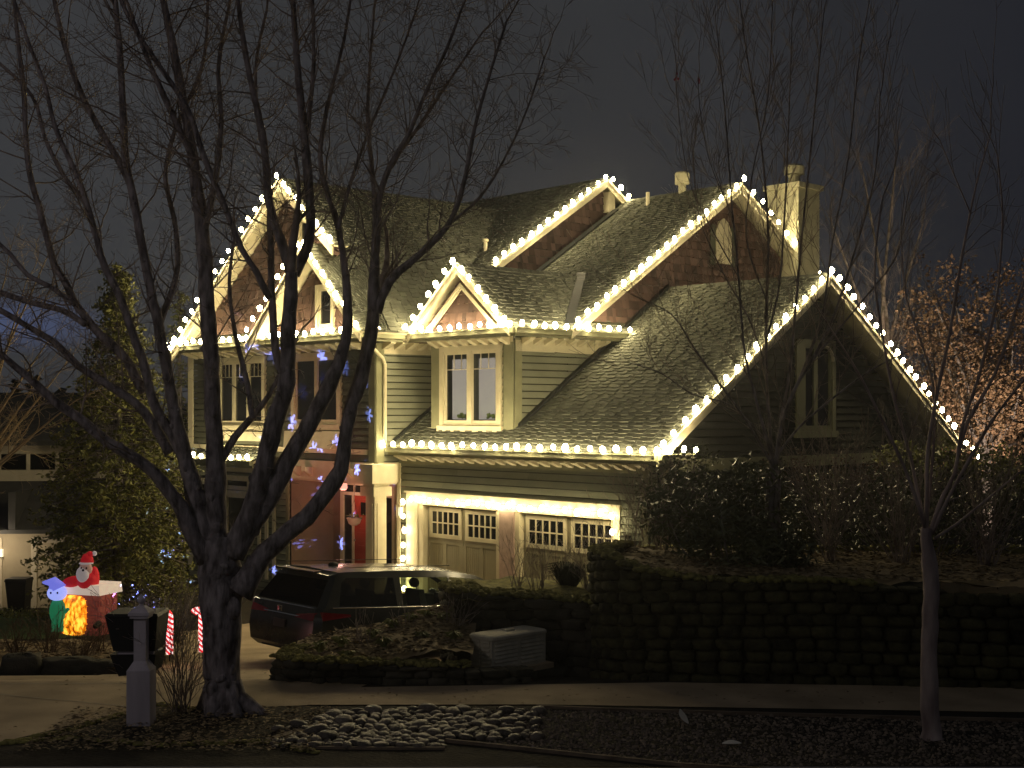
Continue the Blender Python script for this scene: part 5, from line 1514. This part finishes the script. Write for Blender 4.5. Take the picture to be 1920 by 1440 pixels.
for path, dz, den, st in BIG:
    small = path[0][2] < 16
    q = []
    n = len(path)
    add_limb(limbs, tw, path, D - 0.05, dz, density=den*2.1, lv=2, Lr=(0.4, 1.5), start=st, kids=(5, 4), up=.22, ang=(28, 75), sides=(8 if small else 12), rk=.33, rmax=.012, moss=9, wk=(.84 if path[0][1] > 800 else .96))
for o_, nm, mm_ in ((trunk, None, None),):
    o_.parent = bt; o_.location = -bt.location
lo_ = limbs.build('limbs', M['bark'], bt, smooth=True); lo_.location = -bt.location
to_ = tw.build('twigs', M['twig'], bt, smooth=True); to_.location = -bt.location
print('big tree twigs', len(tw.f))

def world_tree(name, label, parts, loc, cat='tree'):
    t = empty(name, loc); tag(t, label, cat)
    for nm, mb, m in parts:
        o = mb.build(nm, m, t, smooth=True); o.location = -Vector(loc)
    return t
# ---- slim tree at the right front
tr = MB(); tw = MB()
pts, rad = limb_path([(1747, 1388, 46), (1746, 1370, 36), (1743, 1300, 31), (1743, 1200, 30), (1745, 1100, 29), (1744, 1055, 30), (1738, 1015, 22), (1736, 990, 18)], 14.0, 0)
tr.tube(pts, rad, n=14, jit=.04)
for path, dz in (
 ([(1738, 1010, 12), (1738, 920, 10), (1740, 844, 9), (1757, 737, 9), (1775, 655, 8), (1790, 567, 7), (1804, 480, 6), (1830, 350, 4), (1858, 250, 3)], .3),
 ([(1742, 1005, 13), (1768, 930, 10), (1790, 888, 9), (1804, 800, 8), (1833, 713, 7), (1862, 597, 6), (1874, 509, 5), (1880, 400, 4), (1870, 290, 3)], -.3),
 ([(1790, 880, 9), (1813, 795, 8), (1851, 728, 8), (1877, 670, 7), (1918, 532, 5), (1950, 420, 4)], .5),
 ([(1748, 1000, 10), (1775, 940, 8), (1819, 859, 8), (1862, 786, 7), (1925, 705, 6)], -.6),
 ([(1752, 1010, 8), (1790, 985, 6), (1840, 945, 5), (1900, 895, 4)], .3),
 ([(1736, 1000, 10), (1722, 930, 9), (1708, 860, 8), (1680, 760, 8), (1660, 660, 6), (1640, 520, 5), (1650, 400, 4)], .4),
 ([(1734, 990, 9), (1705, 900, 8), (1660, 800, 7), (1610, 700, 5), (1560, 620, 4)], -.5),
 ([(1736, 980, 8), (1745, 900, 7), (1752, 800, 6), (1745, 700, 5), (1700, 560, 4), (1690, 450, 3)], .8),
 ([(1820, 400, 4), (1790, 330, 3), (1762, 262, 2)], .2)):
    add_limb(tr, tw, [(q[0], q[1], max(2, q[2]*.8)) for q in path], 14.0, dz, density=4.0, lv=1, Lr=(.4, 1.0), start=.15, kids=(3,), up=.5, ang=(18, 40), sides=7, rk=.4, rmax=.007)
world_tree('slim_tree', 'slim young bare tree standing in the gravel strip on the right', [('trunk', tr, M['bark2']), ('twigs', tw, M['twig'])], (P(1745, 1375, 14).x, 14.0, .85))

# ---- upright bare tree in front of the garage gable
tr = MB(); tw = MB(); D2 = 19.3
pts, rad = limb_path([(1452, 1085, 36), (1450, 1000, 30), (1449, 940, 28), (1452, 880, 26)], D2, 0)
tr.tube(pts, rad, n=12, jit=.05)
for path, dz in (
 ([(1450, 900, 18), (1443, 800, 12), (1437, 700, 11), (1437, 560, 10), (1440, 430, 8), (1425, 250, 6), (1400, 100, 5), (1385, -20, 3)], .3),
 ([(1452, 890, 18), (1467, 790, 13), (1495, 720, 12), (1520, 680, 11), (1560, 600, 9), (1600, 480, 7), (1640, 330, 5), (1650, 180, 4)], -.4),
 ([(1462, 800, 12), (1480, 700, 10), (1490, 600, 9), (1500, 480, 8), (1515, 330, 6), (1530, 180, 5), (1545, 20, 3)], .5),
 ([(1445, 850, 12), (1420, 760, 10), (1395, 650, 8), (1385, 520, 7), (1372, 380, 6), (1362, 240, 5), (1345, 60, 3)], -.6),
 ([(1447, 870, 10), (1400, 790, 8), (1350, 720, 7), (1300, 650, 6), (1260, 590, 5), (1200, 560, 3)], -.9),
 ([(1440, 700, 7), (1405, 600, 6), (1350, 500, 5), (1310, 400, 4), (1300, 280, 3)], .3),
 ([(1437, 640, 8), (1460, 540, 7), (1470, 420, 6), (1478, 250, 5), (1485, 60, 3)], .7),
 ([(1520, 680, 8), (1570, 620, 7), (1620, 560, 6), (1680, 480, 5), (1700, 380, 3)], .2),
 ([(1495, 720, 9), (1540, 600, 8), (1560, 460, 6), (1590, 300, 5), (1610, 120, 4), (1632, -10, 3)], -.2),
 ([(1436, 560, 6), (1400, 450, 5), (1410, 330, 4), (1440, 180, 4), (1448, 20, 3)], -.3),
 ([(1452, 860, 9), (1500, 800, 8), (1570, 740, 7), (1640, 690, 5), (1700, 660, 4)], -.6),
 ([(1385, 520, 5), (1330, 420, 4), (1290, 330, 3), (1268, 170, 2), (1268, 142, 2)], .2),
 ([(1372, 400, 4), (1330, 300, 3), (1312, 200, 2), (1309, 150, 2)], -.2),
 ([(1440, 830, 8), (1370, 760, 7), (1300, 740, 5), (1240, 700, 4), (1180, 680, 3)], -.4)):
    add_limb(tr, tw, [(q[0], q[1], max(1.6, q[2]*.58)) for q in path], D2, dz, density=4.5, lv=2, Lr=(.5, 1.6), start=.12, kids=(4, 3), up=.45, ang=(14, 42), sides=7, rk=.42, rmax=.008)
ut = world_tree('bare_tree', 'tall upright bare tree with many thin stems in front of the dark garage gable', [('trunk', tr, M['bark']), ('twigs', tw, M['twig'])], (P(1452, 1085, D2).x, D2, 2.1))
mb = MB()
for cx_, cy_ in ((1268, 143), (1310, 146)):
    for k in range(5):
        c = P(cx_ + random.uniform(-4, 4), cy_ + random.uniform(-10, 10), D2 + random.uniform(-.05, .05)) + Vector((0, 0, 0))
        mb.sphere(c, .013, .009, .022, n=6, m=4, noise=.2)
o_ = mb.build('red_tips', mat('dull_red', (.60, .10, .12)), ut); o_.location = -ut.location  # small dull red spots on two stem tips

# ---- further bare trees behind
def fan_tree(label, base, tips, D_, dens, m=M['twig'], name='bare_tree', lv=2, w0=14, Lr=(.8, 2.0), up=.3, ang=(18, 50), kids=(4, 3), wtip=2):
    tr = MB(); tw = MB(); b = base
    for tx, ty in tips:
        mx_ = b[0] + (tx-b[0])*.35 + random.uniform(-15, 15); my_ = b[1] + (ty-b[1])*.5
        add_limb(tr, tw, [(b[0], b[1], w0), (b[0] + (mx_-b[0])*.4, b[1] + (my_-b[1])*.5, w0*.8), (mx_, my_, w0*.5), (tx, ty, wtip)], D_, random.uniform(-1, 1)*D_*.03, density=dens, lv=lv, Lr=Lr, start=.1, kids=kids, up=up, ang=ang, sides=6, rk=.4, rmax=.012)
    p = P(b[0], b[1], D_)
    return world_tree(name, label, [('trunk', tr, m), ('twigs', tw, m)], (p.x, p.y, p.z))
fan_tree('faint bare tree far behind the right garage slope', (1665, 830), [(1560, 420), (1620, 330), (1680, 300), (1730, 420), (1500, 520)], 40, 1.6, Lr=(1.5, 3.5), kids=(4, 3))
pale = mat('pale_lit_twig', (.42, .33, .20), (.32, .24, .15), rough=.9)
fan_tree('pale bare bushy tree at the far left edge in front of the neighbouring house', (-70, 960), [(10, 520), (40, 560), (80, 500), (90, 640), (110, 700), (60, 730), (-20, 480), (130, 760), (60, 820)], 27, 2.0, m=pale, Lr=(.5, 1.5), w0=12, ang=(20, 70), up=.05, kids=(4, 3))

# ---- leafy masses
def leaf(mb, c, s, asp=0.5, droop=0.0):
    d = Vector((random.gauss(0, 1), random.gauss(0, 1), random.gauss(0, .7) - droop)).normalized(); sd = rnd_perp(d)*s*asp; n = d.cross(sd).normalized()*s*.15
    a = c - d*s*.5; b = c + d*s*.5; i = len(mb.v)
    mb.v += [tuple(a), tuple(c + sd*.5 + n), tuple(b), tuple(c - sd*.5 + n)]; mb.f += [(i, i+1, i+2), (i, i+2, i+3)]
def clumps(mb, pts, n, cr, s, asp=.5, droop=0.0, flat=.7):
    """pts: list of clump centres; n leaves per clump"""
    for c in pts:
        for _ in range(n):
            v = Vector((random.gauss(0, 1), random.gauss(0, 1), random.gauss(0, 1)*flat))
            v = v.normalized()*random.random()**.5 * cr
            leaf(mb, c + v, s*random.uniform(.6, 1.3), asp, droop)

def conifer(label, px, pytop, pybot, D_, prof, nlay, dens, s=.13, name='evergreen_tree'):
    tr = MB(); fo = MB()
    p0 = P(px, pybot, D_); p1 = P(px, pytop, D_); H = p1.z - p0.z
    tr.tube([p0 - Vector((0, 0, .3)), p0.lerp(p1, .5), p1], [.16, .09, .02], n=8)
    for i in range(nlay):
        f = (i + random.random()) / nlay
        # profile radius
        for a in range(len(prof)-1):
            if prof[a][0] <= f <= prof[a+1][0]: rr = prof[a][1] + (prof[a+1][1]-prof[a][1])*(f-prof[a][0])/(prof[a+1][0]-prof[a][0])
        t = random.uniform(0, 2*math.pi); rr *= random.uniform(.75, 1.12)
        o = p0.lerp(p1, f); d = Vector((math.cos(t), math.sin(t), 0))
        tip = o + d*rr + Vector((0, 0, -.18*rr + random.uniform(-.1, .1)))
        tr.tube([o, o.lerp(tip, .5) + Vector((0, 0, .08*rr)), tip], [.022, .014, .005], n=4)
        m = max(2, int(rr/0.16))
        for k in range(m):
            q = o.lerp(tip, (k+1)/m) + Vector((0, 0, .08*rr*math.sin(math.pi*(k+1)/m)))
            if (k+1)/m < .35 and rr > .5: continue
            clumps(fo, [q + Vector((random.gauss(0, .07), random.gauss(0, .07), random.gauss(0, .04)))], dens, .17, s, .42, .25, .5)
    return world_tree(name, label, [('trunk', tr, M['bark']), ('foliage', fo, M['leafg'])], (p0.x, p0.y, p0.z))
conifer('tall bushy evergreen between the left wing and the neighbouring house', 222, 505, 1150, 30, [(0, 1.2), (.1, 1.65), (.3, 1.75), (.5, 1.45), (.66, .95), (.8, .55), (1.0, .10)], 620, 9)
conifer('small evergreen whose top shows beside the left gable foot', 337, 550, 1100, 39.5, [(0, 1.0), (.5, .8), (.8, .45), (1, .06)], 160, 8)

def bush(label, boxes, D_, ncl, n, s, m, name='evergreen_bush', asp=.4, cr=.16, droop=.1, stem=True, stemm=None):
    """boxes: list of (px centre, py centre, half width px, half height px, depth offset, half depth m)"""
    fo = MB(); st = MB(); cs = []
    for (cx_, cy_, hw, hh, dd, hd_) in boxes:
        for _ in range(ncl):
            u_ = Vector((random.gauss(0, 1), random.gauss(0, 1), random.gauss(0, 1))).normalized()*random.random()**.35
            d = D_ + dd + u_.y*hd_
            cs.append(P(cx_ + u_.x*hw, cy_ - u_.z*hh, d))
    clumps(fo, cs, n, cr, s, asp, droop)
    zb = min(c.z for c in cs) - .1; bx_ = sum(c.x for c in cs)/len(cs); by_ = sum(c.y for c in cs)/len(cs)
    for c in random.sample(cs, min(len(cs), 60)):
        b = Vector((bx_ + (c.x-bx_)*.4, by_ + (c.y-by_)*.4, zb)); st.tube([b, b.lerp(c, .5) + Vector((random.uniform(-.1, .1), 0, -.05)), c], [.014, .01, .004], n=4)
    return world_tree(name, label, [('foliage', fo, m), ('stems', st, stemm or M['bark'])], (bx_, by_, zb), 'bush')
bush('glossy leaved rhododendron bush spilling over the block wall by the garage corner', [(1300, 960, 95, 85, 0, .7), (1370, 1010, 80, 70, -.6, .6), (1420, 950, 80, 90, .2, .7), (1450, 1040, 70, 45, -.8, .5)], 19.2, 130, 8, .15, M['leafr'], name='rhododendron', asp=.3, cr=.2, droop=.35)
bush('dense small leaved shrub at the garage corner under the downspout', [(1235, 935, 55, 60, 0, .5), (1300, 880, 70, 45, .3, .5)], 20.2, 70, 8, .07, M['leafr'], cr=.16)
bush('dark evergreen bush behind the slim tree at the right', [(1560, 960, 100, 85, 0, .7), (1680, 950, 90, 85, .3, .7), (1800, 960, 90, 80, 0, .7), (1900, 950, 60, 80, 0, .7)], 20.3, 120, 8, .11, M['leafr'], cr=.22)
bush('light green leafy shrub below the right foot of the garage gable', [(1690, 858, 45, 28, 0, .5), (1770, 862, 60, 36, .4, .5), (1850, 870, 50, 40, .3, .5), (1900, 890, 40, 40, .3, .5)], 27, 45, 8, .16, M['leafg'], cr=.2)
bush('russet twiggy shrub under the garage gable window', [(1480, 880, 60, 32, 0, .4), (1580, 885, 60, 36, .3, .4), (1650, 890, 50, 36, .2, .4)], 22.5, 60, 7, .06, mat('russet_leaf', (.16, .085, .04), (.08, .05, .03), island=.6), name='russet_shrub', cr=.2)

# twiggy bare shrubs
def twig_shrub(label, base, D_, n, H, spread, m=M['twig'], name='bare_shrub', lv=1, r=.008, kids=(4,), zb=None):
    tw = MB(); b = P(base[0], base[1], D_)
    if zb is not None: b.z = zb
    for _ in range(n):
        a = random.uniform(0, 2*math.pi); q = random.uniform(0, spread)
        d = Vector((math.cos(a)*q, math.sin(a)*q, 1))
        grow(tw, b + Vector((random.uniform(-.1, .1), random.uniform(-.1, .1), -.05)), d, H*random.uniform(.6, 1.1), r, lv, up=.1, wob=.25, kids=kids, ang=(15, 50), sides=4)
    t = empty(name, b); tag(t, label, 'shrub')
    o = tw.build('stems', m, t, smooth=True); o.location = -b
    return t
twig_shrub('bare shrub between the white mailbox post and the big tree', (338, 1330), 15.2, 26, 1.5, .55, lv=2, kids=(4, 3), zb=.85)
for i, (bx_, by_, dd, n, H, sp_, lab) in enumerate((
    (1010, 1112, 20.2, 12, .95, .5, 'bare shrub on the rock wall bed below the pier between the garage doors'),
    (1098, 1108, 20.0, 14, 1.05, .5, 'bare shrub on the rock wall bed in front of the right garage door'),
    (1050, 1104, 20.8, 10, .9, .8, 'low bare shrub at the middle of the rock wall bed'),
    (1135, 1096, 21.0, 12, 1.15, .5, 'bare shrub by the mossy end of the block wall'),
    (965, 1118, 20.6, 8, 1.0, .7, 'thin bare shrub at the left end of the rock wall bed'))):
    twig_shrub(lab, (bx_, by_), dd, n, H, sp_, lv=2, kids=(3, 2), zb=1.6)
for bx_, by_, dd, n, H, lab in ((850, 1200, 18.6, 12, .75, 'bare spiny shrub in the low bed beside the utility box'), (680, 1205, 18.2, 7, .5, 'small sparse bare shrub in the middle of the low bed'), (760, 1190, 18.9, 8, .45, 'small bare shrub toward the back of the low bed')):
    twig_shrub(lab, (bx_, by_), dd, n, H, .8, lv=1, zb=1.12)
for bx_, by_, dd, n, H, lab in ((30, 1215, 21.5, 20, .65, 'brown bare shrub in the leaf bed at the left edge'), (90, 1215, 21.8, 18, .7, 'brown bare shrub below the green elf'), (150, 1225, 21.2, 22, .6, 'brown bare shrub in front of the glowing fireplace'), (185, 1215, 22, 14, .5, 'brown bare shrub beside the snowflake projector')):
    twig_shrub(lab, (bx_, by_), dd, n, H, .9, lv=2, kids=(4, 3), m=mat('brown_twig', (.17, .115, .07), (.09, .06, .04)), zb=.35)
for bx_, by_, dd, n, H, lab in ((1240, 1035, 20.3, 16, 1.6, 'tall bare shrub at the back of the raised bed by the garage corner'), (1190, 1030, 20.4, 10, 1.3, 'thin bare shrub at the left end of the raised bed'), (1560, 1060, 19.0, 26, 2.2, 'dense bare shrub behind the wall at centre right'), (1690, 1060, 19.0, 26, 2.2, 'dense bare shrub behind the wall left of the slim tree'), (1850, 1060, 19.0, 26, 2.1, 'dense bare shrub behind the wall at the right edge')):
    twig_shrub(lab, (bx_, by_), dd, n, H, .55, lv=2, kids=(4, 3), zb=2.1, m=M['twig'])
# tangle of brush below the left wing, behind the candy canes
bush('tangled half bare hedge behind the candy canes', [(330, 1140, 60, 70, 0, .5), (265, 1150, 40, 50, .3, .5)], 26.5, 90, 6, .07, mat('dry_hedge_leaf', (.12, .10, .05), (.07, .055, .035), island=.7), name='hedge', cr=.2)
bush('low clipped dark hedge in front of the neighbouring garage', [(-10, 1158, 60, 14, 0, .5), (60, 1156, 60, 13, 0, .5)], 30, 70, 9, .09, M['leafg'], name='low_hedge', cr=.16)
# dark grass clump by the rock bed
mb = MB(); b = P(1066, 1100, 20.3); b.z = 1.6
for k in range(420):
    a = random.uniform(0, 2*math.pi); q = random.uniform(0, .16); h = random.uniform(.2, .42)
    p0 = b + Vector((math.cos(a)*q*.6, math.sin(a)*q*.6, 0)); p1 = p0 + Vector((math.cos(a)*q*1.2, math.sin(a)*q*1.2, h)); p2 = p1 + Vector((math.cos(a)*.12, math.sin(a)*.12, -.03))
    mb.tube([p0, p1, p2], [.006, .004, .001], n=3, cap=False)
tag(mb.build('grass_tuft', mat('dark_grass', (.035, .04, .02), (.02, .022, .012))), 'round dark ornamental grass tuft in the rock wall bed', 'ornamental grass')

# small leafy perennials and moss cushions in the low bed
prn = [(600, 1210, 17.6), (640, 1205, 18.0), (700, 1195, 18.4), (735, 1175, 18.9), (770, 1180, 19.2), (800, 1165, 19.3), (830, 1175, 19.0), (860, 1165, 19.2), (720, 1215, 17.7), (790, 1205, 17.9), (850, 1215, 17.7), (650, 1230, 17.3)]
for i, (a, b_, d_) in enumerate(prn):
    p = P(a, b_, d_); p.z = f_low(p.x, p.y) or 1.2
    mb = MB(); hgt = random.uniform(.08, .19)
    mb.sphere(p + EZ*.02, .05, .05, .05, n=6, m=4)
    for k in range(46):
        t_ = random.uniform(0, 6.28); q = random.uniform(.03, .17); e_ = Vector((math.cos(t_), math.sin(t_), 0))
        mb.tube([p + EZ*.02, p + e_*q*.5 + EZ*hgt*random.uniform(.5, 1), p + e_*q + EZ*hgt*random.uniform(.3, 1.0)], [.006, .016, .002], n=3, cap=False)
    tag(mb.build('low_plant', M['leafg']), 'small green leafy plant in the low bed in front of the minivan', 'plant', 'low plants in the planting bed')
# litter of dead leaves
def litter(name, label, region, n, s=(.03, .07), m=M['litter']):
    mb = MB()
    for _ in range(n):
        p = region()
        if p is None: continue
        a = random.uniform(0, 6.28); k = random.uniform(*s); t = random.uniform(-.25, .6)*k
        d = Vector((math.cos(a), math.sin(a), 0)); e_ = Vector((-d.y, d.x, 0))
        i = len(mb.v)
        mb.v += [tuple(p - d*k), tuple(p + e_*k*.5 + Vector((0, 0, t))), tuple(p + d*k + Vector((0, 0, t*.5))), tuple(p - e_*k*.5 + Vector((0, 0, abs(t)*.6)))]; mb.f.append((i, i+1, i+2, i+3))
    tag(mb.build(name, m), label, 'leaf litter', kind='stuff')
def reg_f(fn, x0, x1, y0, y1):
    def g():
        x = random.uniform(x0, x1); y = random.uniform(y0, y1); z = fn(x, y)
        return None if z is None else Vector((x, y, z + .025))
    return g
litter('leaf_litter', 'dead leaves scattered on the raised bed', reg_f(f_raised, 1.3, 8, 17, 20.5), 5000)
litter('leaf_litter', 'dead leaves scattered in the low bed', reg_f(f_low, -2.9, -.55, 17.1, 20.2), 3500, m=M['litter'])
litter('leaf_litter', 'dead leaves on the bed beside the inflatable', reg_f(lambda x, y: .55 - (y-19.4)*.09, -10.5, -5.8, 19.45, 24), 4500)
litter('leaf_litter', 'dead leaves and moss around the foot of the big tree', reg_f(lambda x, y: .86, -5.0, -2.0, 13.4, 15.4), 2500, s=(.015, .045))

def pave():
    y = random.uniform(13.6, 21); x = random.uniform(-7.5, -2.2) if random.random() < .5 else random.uniform(-2, 7)
    if x > -2: y = random.uniform(15.65, 16.5)
    return Vector((x, y, zg(y) + .016))
litter('pavement_leaves', 'scattered dead leaves on the driveway and sidewalk', pave, 260, s=(.015, .04))
# ---- brown leaved tree at the right
tr = MB(); fo = MB(); D3 = 40
pts, rad = limb_path([(1850, 1000, 24), (1850, 900, 20), (1845, 800, 16)], D3, 0); tr.tube(pts, rad, n=8)
cs = []
for tx, ty in [(1745, 540), (1720, 600), (1705, 660), (1740, 700), (1760, 620), (1790, 560), (1830, 520), (1880, 525), (1930, 560), (1960, 640), (1900, 640), (1840, 640), (1790, 700), (1850, 720), (1910, 740), (1800, 780), (1860, 800), (1930, 820), (1770, 760), (1750, 560), (1870, 580), (1950, 740)]:
    dz = random.uniform(-2.5, 2.5)
    pts, rad = limb_path([(1848, 850, 12), ((1848+tx)/2 + random.uniform(-15, 15), (850+ty)/2, 7), (tx, ty, 2)], D3, dz); tr.tube(pts, rad, n=5)
    for _ in range(26):
        f = random.uniform(.45, 1.05); q = pts[min(len(pts)-1, int(f*(len(pts)-1)))]
        cs.append(q + Vector((random.gauss(0, .55), random.gauss(0, .9), random.gauss(0, .45))))
clumps(fo, cs, 26, .40, .115, .7, .1, .8)
world_tree('brown_leaved_tree', 'tree still holding its brown dead leaves at the right edge beyond the house', [('trunk', tr, M['bark']), ('foliage', fo, M['leafb'])], (P(1850, 1000, D3).x, D3, 0))

# far dark woodland behind everything
mb = MB()
for k in range(170):
    x = -75 + k*.95; y = 78 + random.uniform(-6, 6); h = random.uniform(2.5, 5.5) + 1.5*math.sin(k*.31)
    for j in range(26):
        c = Vector((x + random.gauss(0, 1.1), y + random.gauss(0, 1), random.uniform(-1, h)))
        for _ in range(5): leaf(mb, c + Vector((random.gauss(0, .5), random.gauss(0, .5), random.gauss(0, .5))), random.uniform(.5, 1.1), .8)
tag(mb.build('far_woodland', mat('far_dark_foliage', (.03, .035, .02), (.015, .02, .012))), 'far dark band of trees along the horizon', 'woodland', kind='stuff')

# ================================================================== FOREGROUND STONES AND EDGING
def board(label, pts, h0, h1, t=.04, m=M['wood']):
    """edging board on a path of (px, py) at ground level"""
    mb = MB(); q = [Vector((*gp(*p), 0)) for p in pts]
    for a, b in zip(q[:-1], q[1:]):
        d = (b-a).normalized(); sd = Vector((-d.y, d.x, 0))
        mb.hexa([a + EZ*h0, b + EZ*h0, b + sd*t + EZ*h0, a + sd*t + EZ*h0], [a + EZ*h1, b + EZ*h1, b + sd*t + EZ*h1, a + sd*t + EZ*h1])
    tag(mb.build('edging_board', m), label, 'edging')
board('long timber edging between sidewalk and gravel', [(1005, 1328), (1150, 1334), (1400, 1341), (1700, 1349), (2100, 1358)], .80, .885)
board('short timber edging in front of the round cobbles', [(578, 1404), (700, 1406), (834, 1406)], .78, .875)
board('long timber edging between gravel and street', [(834, 1392), (950, 1404), (1100, 1420), (1280, 1438), (1500, 1452), (2200, 1480)], .70, .885)
board('pale timber scrap lying at the left of the round cobbles', [(510, 1393), (596, 1366)], .86, .885, t=.10)
# river cobbles
protos = []
for k in range(6):
    mb = MB(); stone(mb, (0, 0, 0), 1, random.uniform(.65, .9), random.uniform(.45, .6), n=12, m=8, boxy=.85, noise=.03)
    me = bpy.data.meshes.new('cobble'); me.from_pydata(mb.v, [], mb.f); me.materials.append(M['cobble']); me.polygons.foreach_set('use_smooth', [True]*len(me.polygons)); me.update(); protos.append(me)
cnt = 0; placed = []
tries = 0
while cnt < 290 and tries < 6000:
    tries += 1
    px = random.uniform(505, 1010); py = random.uniform(1334, 1402)
    if px < 600 and py < 1395 - (px-505)*.35*1.0 and py > 1372: continue
    if px < 640 and py < 1376 - (px-505)*.28: continue
    if px > 880 and random.random() < (px-880)/150: continue
    if px > 834 and py > 1388: continue
    s = random.choice([.05, .06, .07, .08, .09, .11]) if random.random() < .95 else random.uniform(.12, .16)
    x, y = gp(px, py)
    if any((x-a)**2 + (y-b)**2 < (s+c)**2*.42 for a, b, c in placed): continue
    placed.append((x, y, s)); cnt += 1
    o = bpy.data.objects.new('cobble', random.choice(protos)); COL.objects.link(o)
    o.location = (x, y, .85 + s*random.uniform(.05, .30)); o.scale = (s, s, s); o.rotation_euler = (random.uniform(-.3, .3), random.uniform(-.3, .3), random.uniform(0, 6.28))
    big = s > .125
    tag(o, 'large rounded river cobble among smaller ones at the foot of the sidewalk' if big else 'rounded grey river cobble in the stone bed along the sidewalk', 'cobble', 'large river cobbles in the stone bed' if big else 'river cobbles in the stone bed')
print('cobbles', cnt)
# gravel
mb = MB()
for _ in range(11000):
    px = random.uniform(800, 2050); y = random.uniform(12.95, 15.55); x = (px-960)/FPX*y
    py = 775 + (CAM_H-.85)*FPX/y
    lim_t = 1330 + (px-1005)*.028; lim_b = 1390 + (px-834)*.103
    if py < lim_t or py > min(lim_b, 1470): continue
    if px < 1000 and random.random() > (px-800)/200: continue
    s = random.uniform(.012, .034); i = len(mb.v)
    a = random.uniform(0, 6.28); c, sn = math.cos(a)*s, math.sin(a)*s; z0 = .845; h = s*random.uniform(.5, 1.1); k1 = random.uniform(.5, .9)
    mb.v += [(x-c, y-sn, z0), (x+sn*k1, y-c*k1, z0), (x+c, y+sn, z0), (x-sn*k1, y+c*k1, z0), (x-c*.45, y-sn*.45, z0+h), (x+c*.5, y+sn*.4, z0+h*random.uniform(.6, 1))]
    mb.f += [(i, i+1, i+4), (i+1, i+5, i+4), (i+1, i+2, i+5), (i+2, i+3, i+5), (i+3, i+4, i+5), (i+3, i, i+4)]
tag(mb.build('gravel', M['gravel']), 'coarse brown gravel strip along the street on the right', 'gravel', kind='stuff')
# curled pale leaves on the gravel
for px, py, lab, st_ in ((1277, 1362, 'pale curled dead leaf standing up on the gravel', True), (1372, 1402, 'pale dead leaf lying flat on the gravel near the street', False)):
    x, y = gp(px, py); mb = MB(); n = 8
    for i in range(n+1):
        f = i/n; wd = .038*math.sin(math.pi*min(1, f*.9+.05))
        if st_: c = Vector((-.01 + .05*(1-f)**2*1.0 + .04*(1-f), 0, .02 + .16*f)); sd = Vector((wd, wd*.4, 0))
        else: c = Vector((-.10 + .2*f, 0, .035 + .015*math.sin(3*f))); sd = Vector((0, wd*.8, wd*.35))
        mb.v += [tuple(c - sd), tuple(c + sd)]
    for i in range(n): mb.f.append((2*i, 2*i+1, 2*i+3, 2*i+2))
    o = mb.build('curled_leaf', mat('pale_dead_leaf', (.88, .82, .68), rough=.8), loc=(x, y, .86)); tag(o, lab, 'leaf')
# moss line of the verge towards the driveway and street
mb = MB()
vl = [gp(385, 1332), gp(290, 1322), gp(240, 1337), gp(120, 1372), gp(0, 1396), gp(130, 1384), gp(300, 1398), gp(500, 1392), gp(600, 1412)]
for (ax_, ay_), (bx_, by_) in zip(vl[:-1], vl[1:]):
    n = max(3, int(math.dist((ax_, ay_), (bx_, by_))/.05))
    for k in range(n):
        f = k/n; stone(mb, (ax_ + (bx_-ax_)*f + random.uniform(-.03, .03), ay_ + (by_-ay_)*f + random.uniform(-.04, .04), .855), .05, .045, random.uniform(.015, .03), n=6, m=4, noise=.2)
tag(mb.build('moss', M['moss'], smooth=True), 'line of moss along the edge of the tree verge', 'moss', kind='stuff')


def moss_line(label, path, w_, n, lump=.05):
    mb = MB(); L, at = pathpts(path)
    for _ in range(n):
        p, ang = at(random.uniform(0, L)); q = random.uniform(-w_, w_); r = random.uniform(.4, 1.2)*lump
        stone(mb, (p[0] - math.sin(ang)*q, p[1] + math.cos(ang)*q, p[2] + random.uniform(-.02, .02)), r, r, r*.55, ang, n=6, m=4, boxy=.9, noise=.25)
    tag(mb.build('moss', M['moss'], smooth=True), label, 'moss', kind='stuff')
moss_line('moss cushions along the top of the block wall', [(1.75, 20.6, 2.27), (1.38, 19.5, 2.32), (1.22, 18.7, 2.37), (1.24, 18.2, 2.39), (1.38, 17.75, 2.35), (1.68, 17.42, 2.26), (2.1, 17.22, 2.19), (2.7, 17.12, 2.14), (3.6, 17.0, 2.16), (4.6, 16.87, 2.12)], .14, 620, .055)
moss_line('moss cushions along the rim of the low bed', [(-2.85, 18.1, 1.12), (-2.98, 17.4, 1.12), (-2.75, 17.05, 1.15), (-1.6, 16.98, 1.10), (-0.55, 16.95, 1.08)], .16, 420, .05)
moss_line('moss cushions along the top of the dark rock wall', [(-0.9, 20.6, 1.66), (-0.62, 19.05, 1.74), (0.3, 18.85, 1.72), (1.2, 18.65, 1.67)], .25, 420, .06)

spot('added_tree_uplight', (12.6, 34.6, -.3), (13.7, 40, 4.6), 2600, (1.0, .78, .56), 95, 'hidden warm uplight added to brighten the brown leaved tree', 'uplight', blend=.6)  # unseen lamp added to light the brown leaves without reaching the gable

# ================================================================== THIN HAZE ADDED FOR BULB HALOS
hm = bpy.data.materials.new('bulb_halo_haze'); hm.use_nodes = True; t = hm.node_tree; t.nodes.clear()
o_ = N(t, 'ShaderNodeOutputMaterial'); pv = N(t, 'ShaderNodeVolumePrincipled'); pv.inputs['Density'].default_value = 0.0005; pv.inputs['Anisotropy'].default_value = 0.88; pv.inputs['Color'].default_value = (.9, .92, 1, 1)
t.links.new(pv.outputs[0], o_.inputs['Volume'])
mb = MB(); mb.box(-305, 305, -85, 245, -2.6, 14); hz = mb.build('haze', hm); tag(hz, 'thin haze added over the street for the glow around the bulbs', 'haze', kind='stuff')
